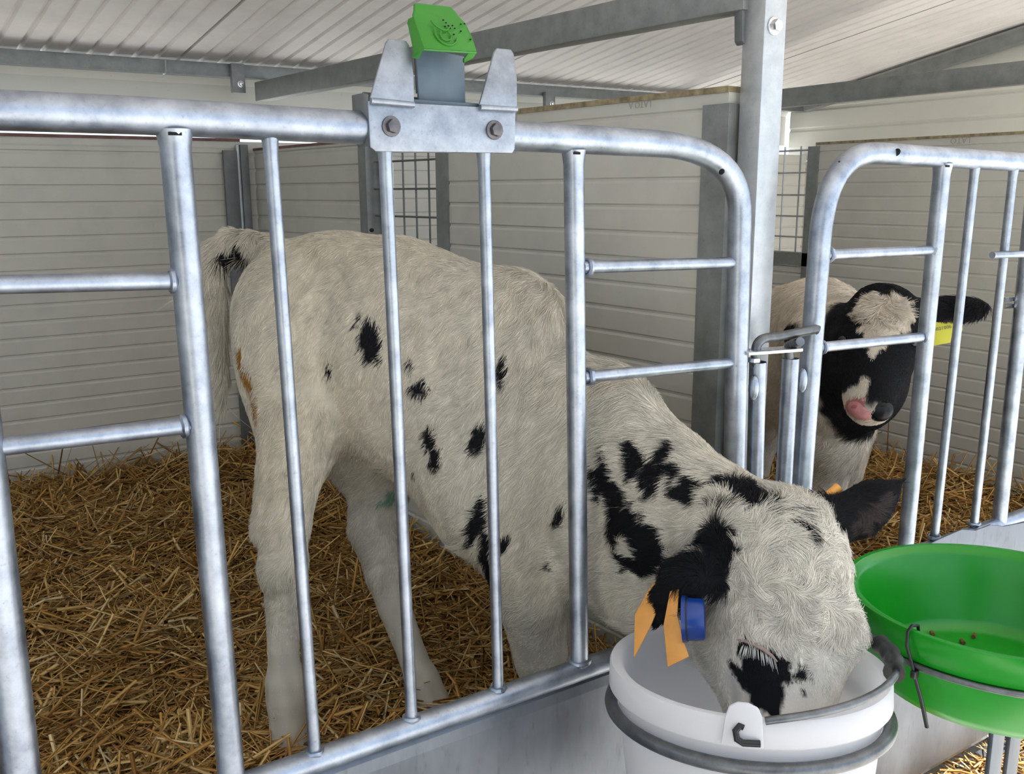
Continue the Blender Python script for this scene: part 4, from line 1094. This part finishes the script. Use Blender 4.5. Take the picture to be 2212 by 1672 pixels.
def coat1(P, hairs=False):
    n = len(P); warm = 0.5+0.25*Noise3(14, 8, 51)(P)
    c = WHITE[None]*(1-0.06*warm[:, None]*np.array([0.4, 0.8, 1.6]))
    hh = np.maximum(headness(P), smooth01(((P-A3(1240, 930, 1.34))@nd)/0.2)*0.6)[:, None]; c = c*(1-hh) + c*np.array([1.13, 1.15, 1.22])*hh
    c = c*(1+0.015*Noise3(160, 8, 52)(P)+0.05*Noise3(230, 10, 53)(P*np.array([1, 1, 0.12])))[:, None]
    v = patch_val(P, pats1)
    e = np.minimum(inear(P, earR[0], earR[1], 0.042, 0.050), inear(P, earR[1], earR[2], 0.050, 0.034))
    e = np.minimum(e, inear(P, earL[0], earL[1], 0.054, 0.070)) + 0.004*_n1(P)
    blk = smooth01(v/0.16+0.5); blk = np.maximum(blk, smooth01(-e/0.006+0.3))
    c = c*(1-blk[:, None]) + BLACKC*blk[:, None]
    i_ = (smooth01(patch_val(P, earin, 0.3)/0.3+0.3)*smooth01(-e/0.01))[:, None]; c = c*(1-i_) + np.array([0.060, 0.047, 0.045])*i_
    s = smooth01(patch_val(P, stain, 0.6)/0.3+0.4)[:, None]; c = c*(1-s) + np.array([0.32, 0.15, 0.025])*s
    g = smooth01(patch_val(P, green, 0.8)/0.3+0.2)[:, None]*0.8; c = c*(1-g) + np.array([0.10, 0.30, 0.20])*g
    return np.clip(c, 0.004, 1)
body1 = np_mesh('calf', V1, Q1, M_HIDE, coat1(V1)*0.74)  # hide colour darkened to match the shade among the hairs
setp(body1, 'white calf with black spots drinking from the white bucket, head through the gate', 'calf')

whorl = Hd(1700, 1290, -0.08); wh1 = np.array(bvh1.ray_cast(Vector(CP), Vector(ray(1778, 1410)).normalized())[0])
def flow1(P, Nn):
    d = -hd*0.62 - up_*0.85
    f = np.tile(d, (len(P), 1))
    zl = smooth01((0.92-P[:, 2])/0.15)[:, None]; f = f*(1-zl) + np.array([0, 0, -1.0])*zl
    nk = smooth01(((P-A3(1240, 930, 1.34))@nd)/0.12)[:, None]; f = f*(1-nk) + (-nd*0.75 - up_*0.65)*nk
    h = headness(P)[:, None]
    q = P-whorl; s = (q@hl); face = hl*np.tanh(s/0.05)[:, None] + 0.55*(q - hn_*(q@hn_)[:, None])/np.maximum(np.linalg.norm(q, axis=1), 0.02)[:, None] - 0.45*hr
    f = f*(1-h) + face*h
    w_ = P-wh1; dw = np.linalg.norm(w_, axis=1); hw = (h[:, 0]*smooth01((0.045-dw)/0.03))[:, None]; f = f*(1-hw) + (w_/np.maximum(dw, 1e-3)[:, None] + 0.5*np.cross(w_, hn_)/np.maximum(dw, 1e-3)[:, None])*hw
    t = smooth01((0.06-np.min([inear(P, A3(560, 530, 1.79), A3(473, 540, 1.84), 0, 0), inear(P, A3(473, 540, 1.84), A3(480, 860, 1.815), 0, 0)], axis=0))/0.02)[:, None]
    f = f*(1-t) + np.array([-0.25, 0.1, -1.0])*t
    eR = smooth01(-inear(P, earR[0], earR[2], 0.04, 0.03)/0.006)[:, None]; f = f*(1-eR) + (earR[2]-earR[0])/0.15*eR
    eL = smooth01(-inear(P, earL[0], earL[1], 0.040, 0.070)/0.006)[:, None]; f = f*(1-eL) + (earL[1]-earL[0])/0.15*eL
    return f
def len1(P, Nn):
    L = np.full(len(P), 0.0165); ch = smooth01(((P-A3(900, 900, 1.5))@hd)/0.25); L = L*(1+0.45*ch)
    L *= 1-0.62*smooth01((0.86-P[:, 2])/0.10)*smooth01((1.2-0.0*P[:, 0]-P[:, 0])/0.1)      # short on the legs
    belly = smooth01((-Nn[:, 2]-0.35)/0.4)*smooth01((P[:, 2]-0.78)/0.1); L = L*(1+1.3*belly)
    h = headness(P); L = L*(1-h) + 0.0085*h
    q = P-HC; mz = h*smooth01(((q@hl)-0.06)/0.08); L = L*(1-0.45*mz)
    fore = h*smooth01(((0.06-(q@hl)))/0.05); L = L*(1+1.1*fore)
    t = smooth01((0.05-inear(P, A3(560, 530, 1.79), A3(473, 540, 1.84), 0, 0))/0.02); L = L*(1+0.5*t)
    t = smooth01((0.035-inear(P, A3(473, 560, 1.84), A3(480, 860, 1.815), 0, 0))/0.01); L = L*(1+2.0*t)
    e = np.minimum(inear(P, earR[0], earR[2], 0.04, 0.03), inear(P, earL[0], earL[1], 0.040, 0.070)); L = np.where(e < 0, 0.014, L)
    return L
def curl1(P):
    q = P-HC; return 0.10 + 1.0*headness(P)*smooth01(((0.05-(q@hl)))/0.06)
def dens1(P, Nn):
    vis = ((CP-P)*Nn).sum(1) > -0.15
    d = np.where(vis, 1.0, 0.22); h = smooth01((0.40-np.linalg.norm(P-HC, axis=1))/0.1)
    nk = smooth01(((P-A3(1240, 930, 1.34))@nd)/0.12)
    tl = smooth01((0.06-np.minimum(inear(P, A3(560, 530, 1.79), A3(473, 540, 1.84), 0, 0), inear(P, A3(473, 540, 1.84), A3(480, 860, 1.815), 0, 0)))/0.02)
    return d*(1+1.6*h+0.7*nk+2.0*tl)
def furcol1(P, f, L):
    c = coat1(P, True); r = np.random.default_rng(9)
    S = P-HC; S = S - f*((S*f).sum(1)*0.85)[:, None]
    c = c*(1+0.09*Noise3(230, 10, 71)(S)[:, None])
    return np.clip(c*r.uniform(0.74, 1.12, (len(P), 1)), 0.003, 0.95)
fur('coat', V1, Q1, N1, A1, furcol1, flow1, len1, dens1, body1, 300000, curl1)
# hooves, lashes and nose
def hoof(fc, px, py, Y, drop=0.0, parent=None):
    c = Vector(A3(px, py, Y)); b = MB()
    for s in (-1, 1):
        o = Vector(fc[1])*0.016*s
        b.ball(c+o+Vector((0, 0, -0.012)), (0.036, 0.018, 0.030), 12, 8, (Vector(fc[0]), Vector(fc[1]), Vector((0, 0, 1))))
    return b.build('hoof', M_HOOF, parent)
M_HOOF = plain('pale hoof horn', (0.40, 0.34, 0.25), 0.6, noise=0.25, nscale=40)
hoof(FB, 630, 1632, 1.53, 0, body1); hoof(FB, 958, 1600, 1.52, 0, body1)
p_ = kne+np.array([0.003, 0.005, -0.235]); b = MB()
for s in (-1, 1): b.ball(Vector(p_)+Vector(FB[1])*0.016*s, (0.036, 0.018, 0.030), 12, 8, (Vector(FB[0]), Vector(FB[1]), Vector((0, 0, 1))))
b.build('hoof', M_HOOF, body1)
def lashes(bvh, pts, n, L, down, parent, col=(0.75, 0.73, 0.68)):
    K = 4; P = []
    for i in range(n):
        t = i/(n-1); x = np.interp(t, [0, 0.5, 1], [p[0] for p in pts]); y = np.interp(t, [0, 0.5, 1], [p[1] for p in pts])
        d = Vector(ray(x+random.uniform(-2, 2), y+random.uniform(-3, 3))).normalized(); hit, nr, _, _ = bvh.ray_cast(Vector(CP), d)
        if hit is None: continue
        dn = Vector(down).normalized(); l = L*random.uniform(0.75, 1.15)
        sp = Vector(CR)*((t-0.5)*0.8)
        P.append([hit + nr*(l*0.45*(k/3.0)) + (dn+sp*0.6)*(l*(k/3.0)**1.15) for k in range(K)])
    cu = bpy.data.hair_curves.new('eyelashes'); cu.add_curves([K]*len(P))
    cu.attributes['position'].data.foreach_set('vector', np.array([[tuple(q) for q in s] for s in P], np.float32).reshape(-1))
    ra = cu.attributes.get('radius') or cu.attributes.new('radius', 'FLOAT', 'POINT')
    ra.data.foreach_set('value', np.tile(np.array([0.00042, 0.0004, 0.0003, 0.0001], np.float32), len(P)))
    a = cu.attributes.new('col', 'FLOAT_COLOR', 'CURVE'); a.data.foreach_set('color', np.tile(np.array([*col, 1], np.float32), len(P)))
    cu.materials.append(M_FUR); o = bpy.data.objects.new('eyelashes', cu); COL.objects.link(o); o.parent = parent; o['kind'] = 'stuff'
    return o
lashes(bvh1, ((1603, 1392), (1635, 1398), (1672, 1420)), 46, 0.017, tuple(np.array(CD)*0.9+np.array(CR)*0.15), body1)
lid = []
for px, py in ((1597, 1382), (1612, 1384), (1630, 1391), (1650, 1401), (1668, 1414), (1682, 1428)):
    hit, nr, _, _ = bvh1.ray_cast(Vector(CP), Vector(ray(px, py)).normalized()); lid.append(hit+nr*0.003)
M_LID = plain('pinkish eyelid skin', (0.33, 0.24, 0.21), 0.6, noise=0.15, nscale=60)
MB().tube(lid, [0.001, 0.0025, 0.003, 0.003, 0.0025, 0.001], 8).build('eyelid', M_LID, body1)
# ear tags of the spotted calf
def tag_plate(pts, mat, name, th, parent):
    P = [Vector(Hd(*p)) for p in pts]; n = (P[1]-P[0]).cross(P[2]-P[0]).normalized()
    if n.dot(Vector(CF)) < 0: n = -n
    return MB().prism(P, n*th).build(name, mat, parent, True, 0.0006)
tag_plate([(1447, 1277, -0.052), (1466, 1272, -0.056), (1463, 1330, -0.058), (1476, 1385, -0.060), (1488, 1418, -0.060), (1442, 1441, -0.054), (1433, 1350, -0.052)], M_ORANGE, 'ear_tag', 0.0022, body1)
tag_plate([(1416, 1254, -0.012), (1430, 1246, -0.018), (1426, 1300, -0.020), (1405, 1352, -0.022), (1369, 1421, -0.018), (1371, 1328, -0.010), (1400, 1275, -0.010)], M_ORANGE, 'ear_tag', 0.0022, body1)
bx = norm3(CR*0.97 - v0*0.24 + CD*0.02)
c0 = Hd(1474, 1337, -0.062)
bt = MB(); bt.tube([Vector(c0), Vector(c0+bx*0.006)], 0.0345, 28); o = bt.build('button_base', M_BLUE, body1)
bt = MB(); bt.tube([Vector(c0+bx*0.006), Vector(c0+bx*0.0085)], 0.0325, 28).build('button_ring', M_RUBBER, o)
bt = MB(); bt.tube([Vector(c0+bx*0.0085), Vector(c0+bx*0.030), Vector(c0+bx*0.033)], [0.0315, 0.0305, 0.028], 28).build('button_tag', M_BLUE, o)
MB().tube([Vector(Hd(1785, 1075, 0.05)), Vector(Hd(1812, 1052, 0.055))], 0.008, 10).build('ear_tag', M_ORANGE, body1)
MB().ball(Vector(Hd(1448, 1210, 0.02)), (0.006, 0.006, 0.006), 8, 6).build('tag_stud', M_YELLOW, body1)
# bristly rest of a fly on the back
fl_ = MB().ball(at(803, 497, 1.68), (0.005, 0.004, 0.004), 8, 6).build('fly', M_HOLE); setp(fl_, 'black fly sitting on the back of the spotted calf', 'fly')

# ---- the black faced calf in the second pen
F2 = Field()
H2 = math.radians(60); h2 = np.array([math.cos(H2), -math.sin(H2), 0]); l2 = np.array([math.sin(H2), math.cos(H2), 0]); FB2 = (h2, l2, up_)
YH = 1.36
C2 = A3(1890, 770, YH); w0 = norm3(ray(1890, 770))
d2 = norm3(CD - w0*(CD@w0)); r2 = norm3(CR - w0*(CR@w0))
hl2 = norm3(d2*0.88 - r2*0.14 - w0*0.42)
T2 = math.radians(8)
hn2 = -w0*math.cos(T2) + r2*math.sin(T2) - d2*0.3; hn2 = norm3(hn2-hl2*(hn2@hl2)); hr2 = np.cross(hl2, hn2)
if hr2@r2 > 0: hr2 = -hr2
FH2 = (hr2, hn2, hl2)
def H2p(px, py, dep=0.0):
    d = ray(px, py); return CP + d*(((C2-CP)@w0 + dep)/(d@w0))
F2.ell(H2p(1900, 715, 0.06), FH2, (0.092, 0.085, 0.095), 0.04)
F2.ell(H2p(1893, 755, 0.03), FH2, (0.088, 0.078, 0.105), 0.04)
F2.ell(H2p(1885, 800, -0.01), FH2, (0.066, 0.064, 0.110), 0.04)
F2.ell(H2p(1880, 855, -0.045), FH2, (0.052, 0.052, 0.066), 0.03)
F2.ell(H2p(1877, 878, -0.058), FH2, (0.052, 0.042, 0.040), 0.02)
F2.ell(H2p(1835, 800, 0.07), FH2, (0.058, 0.085, 0.11), 0.04)
F2.ell(H2p(1915, 790, 0.06), FH2, (0.045, 0.07, 0.10), 0.04)
F2.ell(H2p(1912, 655, 0.08), FH2, (0.072, 0.06, 0.045), 0.03)
F2.ell(H2p(1818, 735, 0.02), FH2, (0.028, 0.026, 0.030), 0.02)
F2.ell(H2p(1968, 735, 0.02), FH2, (0.028, 0.026, 0.030), 0.02)
F2.ell(H2p(1848, 872, -0.105), FH2, (0.010, 0.016, 0.008), 0.008, True)
F2.ell(H2p(1905, 872, -0.105), FH2, (0.010, 0.016, 0.008), 0.008, True)
# ear on the right of the picture
eF2 = earfr(H2p(2112, 662, 0.10)-H2p(1990, 668, 0.10), -w0*0.5 + CD*-0.5)
F2.ell(H2p(2050, 668, 0.10), eF2, (0.092, 0.044, 0.020), 0.015)
F2.cone(H2p(1975, 672, 0.09), H2p(2010, 668, 0.10), 0.030, 0.026, 0.02)
F2.chain([H2p(1795, 690, 0.10), H2p(1750, 690, 0.10), H2p(1715, 715, 0.10)], [0.030, 0.030, 0.014], 0.02)
# neck and trunk running back to the left, behind the post
F2.ell(A3(1825, 800, 1.50), frame_from(h2*0.8+up_*0.5), (0.15, 0.105, 0.17), 0.06)
F2.ell(A3(1800, 760, 1.62), frame_from(h2*0.8+up_*0.35), (0.15, 0.12, 0.20), 0.06)
F2.ell(A3(1760, 780, 1.80), FB2, (0.20, 0.165, 0.25), 0.07)
F2.ell(A3(1715, 770, 2.00), FB2, (0.20, 0.17, 0.235), 0.07)
F2.ell(A3(1690, 745, 2.20), FB2, (0.18, 0.15, 0.20), 0.06)
F2.ell(A3(1800, 920, 1.58), FB2, (0.10, 0.12, 0.14), 0.06)
def leg2(px, py, Y, dx):
    a = A3(px, py, Y); z = 0.585
    F2.chain([a, a+[dx*0.3, 0, (z-a[2])*0.45], a+[dx*0.6, 0, (z-a[2])*0.55], a+[dx, 0, (z-a[2])*0.85], np.array([a[0]+dx, a[1], z])], [0.075, 0.050, 0.045, 0.034, 0.038], 0.03)
leg2(1795, 930, 1.58, 0.0); leg2(1835, 930, 1.75, 0.0); leg2(1660, 880, 2.15, -0.03); leg2(1715, 880, 2.3, 0.0)
V2, Q2 = F2.mesh(0.008, 2); N2_, A2 = vnormals(V2, Q2)
bvh2 = BVHTree.FromPolygons([tuple(v) for v in V2], [tuple(int(i) for i in q) for q in Q2])
wp = patches(bvh2, [(1908, 664, 68, 46, 8), (1912, 700, 44, 36, 0), (1895, 728, 24, 28, 15), (1886, 757, 8, 18, 10), (1845, 864, 20, 32, 10), (1866, 832, 8, 26, 18), (1848, 905, 24, 12, 0)], True)
pk = patches(bvh2, [(1854, 880, 24, 22, 0)], True)
def coat2(P):
    c = np.array([0.78, 0.69, 0.57])[None]*(1+0.06*Noise3(90, 8, 61)(P))[:, None]
    q = P-(C2+w0*0.08); a = q@hr2; b_ = q@hl2; n_ = q@hn2
    hdm = np.sqrt((a/0.15)**2 + (b_/0.202)**2 + (n_/0.34)**2)
    ear = np.minimum(inear(P, H2p(1985, 668, 0.10), H2p(2112, 662, 0.10), 0.05, 0.05), inear(P, H2p(1795, 690, 0.10), H2p(1715, 715, 0.10), 0.04, 0.03))
    blk = smooth01((1-hdm)/0.08 + 0.15*_n1(P)); blk = np.maximum(blk, smooth01(-ear/0.01+0.3))
    wv = patch_val(P, wp, 0.30); w = smooth01(wv/0.14+0.5)
    blk = blk*(1-w)
    c = c*(1-blk[:, None]) + BLACKC*blk[:, None]
    p = (smooth01(patch_val(P, pk, 0.2)/0.3+0.5)*w)[:, None]; c = c*(1-p) + np.array([0.55, 0.22, 0.21])*p
    return np.clip(c, 0.004, 1)
body2 = np_mesh('calf', V2, Q2, M_HIDE, coat2(V2)*0.78)  # skin painted darker here too, like the shade under fur
setp(body2, 'calf with black face and curly white forelock watching from behind the right gate', 'calf')
wh2 = H2p(1905, 650, -0.03)
def flow2(P, Nn):
    f = np.tile(-h2*0.6-up_*0.8, (len(P), 1)); q = P-C2
    h = smooth01((0.24-np.linalg.norm(q-w0*0.06, axis=1))/0.05)[:, None]
    rr_ = P-wh2; face = hl2*0.8 + 0.8*rr_/np.maximum(np.linalg.norm(rr_, axis=1), 1e-6)[:, None]
    return f*(1-h) + face*h
def len2(P, Nn):
    L = np.full(len(P), 0.024); q = P-C2
    h = smooth01((0.24-np.linalg.norm(q-w0*0.06, axis=1))/0.05); L = L*(1-h)+0.009*h
    L *= 1-0.5*smooth01((0.80-P[:, 2])/0.1)
    fo = smooth01((0.075-np.linalg.norm(P-wh2, axis=1))/0.04); L = L*(1+1.8*fo)
    return np.where(smooth01(patch_val(P, pk, 0)/0.3+0.5) > 0.5, 0.003, L)
def curl2(P): return 0.15 + smooth01((0.11-np.linalg.norm(P-wh2, axis=1))/0.05)
def dens2(P, Nn): return np.where(((CP-P)*Nn).sum(1) > -0.15, 1.0, 0.2)*(1+2*smooth01((0.3-np.linalg.norm(P-C2, axis=1))/0.1))
fur('coat', V2, Q2, N2_, A2, lambda P, f, L: np.clip(coat2(P)*np.random.default_rng(8).uniform(0.8, 1.12, (len(P), 1)), 0.003, 0.95), flow2, len2, dens2, body2, 110000, curl2, 15, 0.00055)
M_EYE = plain('dark wet eye', (0.006, 0.006, 0.010), 0.06)
M_NOSE = plain('wet black nose', (0.006, 0.006, 0.007), 0.30, bump=0.2, nscale=120, spec=0.3)
for px, py in ((1818, 737), (1975, 737)):
    d = Vector(ray(px, py)).normalized(); hit, nr, _, _ = bvh2.ray_cast(Vector(CP), d)
    if hit is None: continue
    MB().ball(hit-nr*0.006, (0.015, 0.015, 0.015), 16, 10).build('eye', M_EYE, body2)
c = Vector(H2p(1906, 880, -0.1)); hit, nr, _, _ = bvh2.ray_cast(Vector(CP), Vector(ray(1904, 884)).normalized())
if hit is not None:
    MB().ball(hit-nr*0.016, (0.032, 0.022, 0.030), 20, 12, (Vector(FH2[0]), Vector(FH2[1]), Vector(FH2[2]))).build('nose_pad', M_NOSE, body2)
    MB().ball(hit+nr*0.0042+Vector(CR)*0.004-Vector(CD)*0.006, (0.008, 0.0012, 0.0045), 10, 6, (Vector(CR), nr, nr.cross(Vector(CR)).normalized())).build('nostril', M_HOLE, body2)
hit, nr, _, _ = bvh2.ray_cast(Vector(CP), Vector(ray(1856, 884)).normalized())
M_PINKNOSE = plain('pink nose skin', (0.52, 0.21, 0.20), 0.4, noise=0.15, nscale=60, bump=0.3)
if hit is not None:
    MB().ball(hit-nr*0.0175, (0.034, 0.021, 0.028), 20, 12, (Vector(FH2[0]), Vector(FH2[1]), Vector(FH2[2]))).build('nose_pad', M_PINKNOSE, body2)
    MB().ball(hit+nr*0.0035-Vector(CR)*0.010-Vector(CD)*0.006, (0.008, 0.0015, 0.0045), 10, 6, (Vector(CR), nr, nr.cross(Vector(CR)).normalized())).build('nostril', plain('dark pink nostril', (0.22, 0.04, 0.05), 0.6), body2)
# yellow tag under the right hand ear, with its number
tp = [H2p(2013, 683, 0.075), H2p(2058, 686, 0.075), H2p(2066, 694, 0.075), H2p(2077, 699, 0.075), H2p(2080, 712, 0.075), H2p(2074, 721, 0.075), H2p(2056, 724, 0.075), H2p(2053, 740, 0.075), H2p(2012, 748, 0.075)]
tgo = MB().prism([Vector(p) for p in tp], Vector(w0)*0.002).build('ear_tag', M_YELLOW, body2, True, 0.0006)
c = Vector(H2p(2036, 709, 0.0735)); tx_ = (Vector(H2p(2055, 694, 0.0735))-Vector(H2p(2013, 702, 0.0735))).normalized()
ink_text('0021006', 0.0115, c, tx_, tuple(-np.array(CD)), M_INK, tgo)
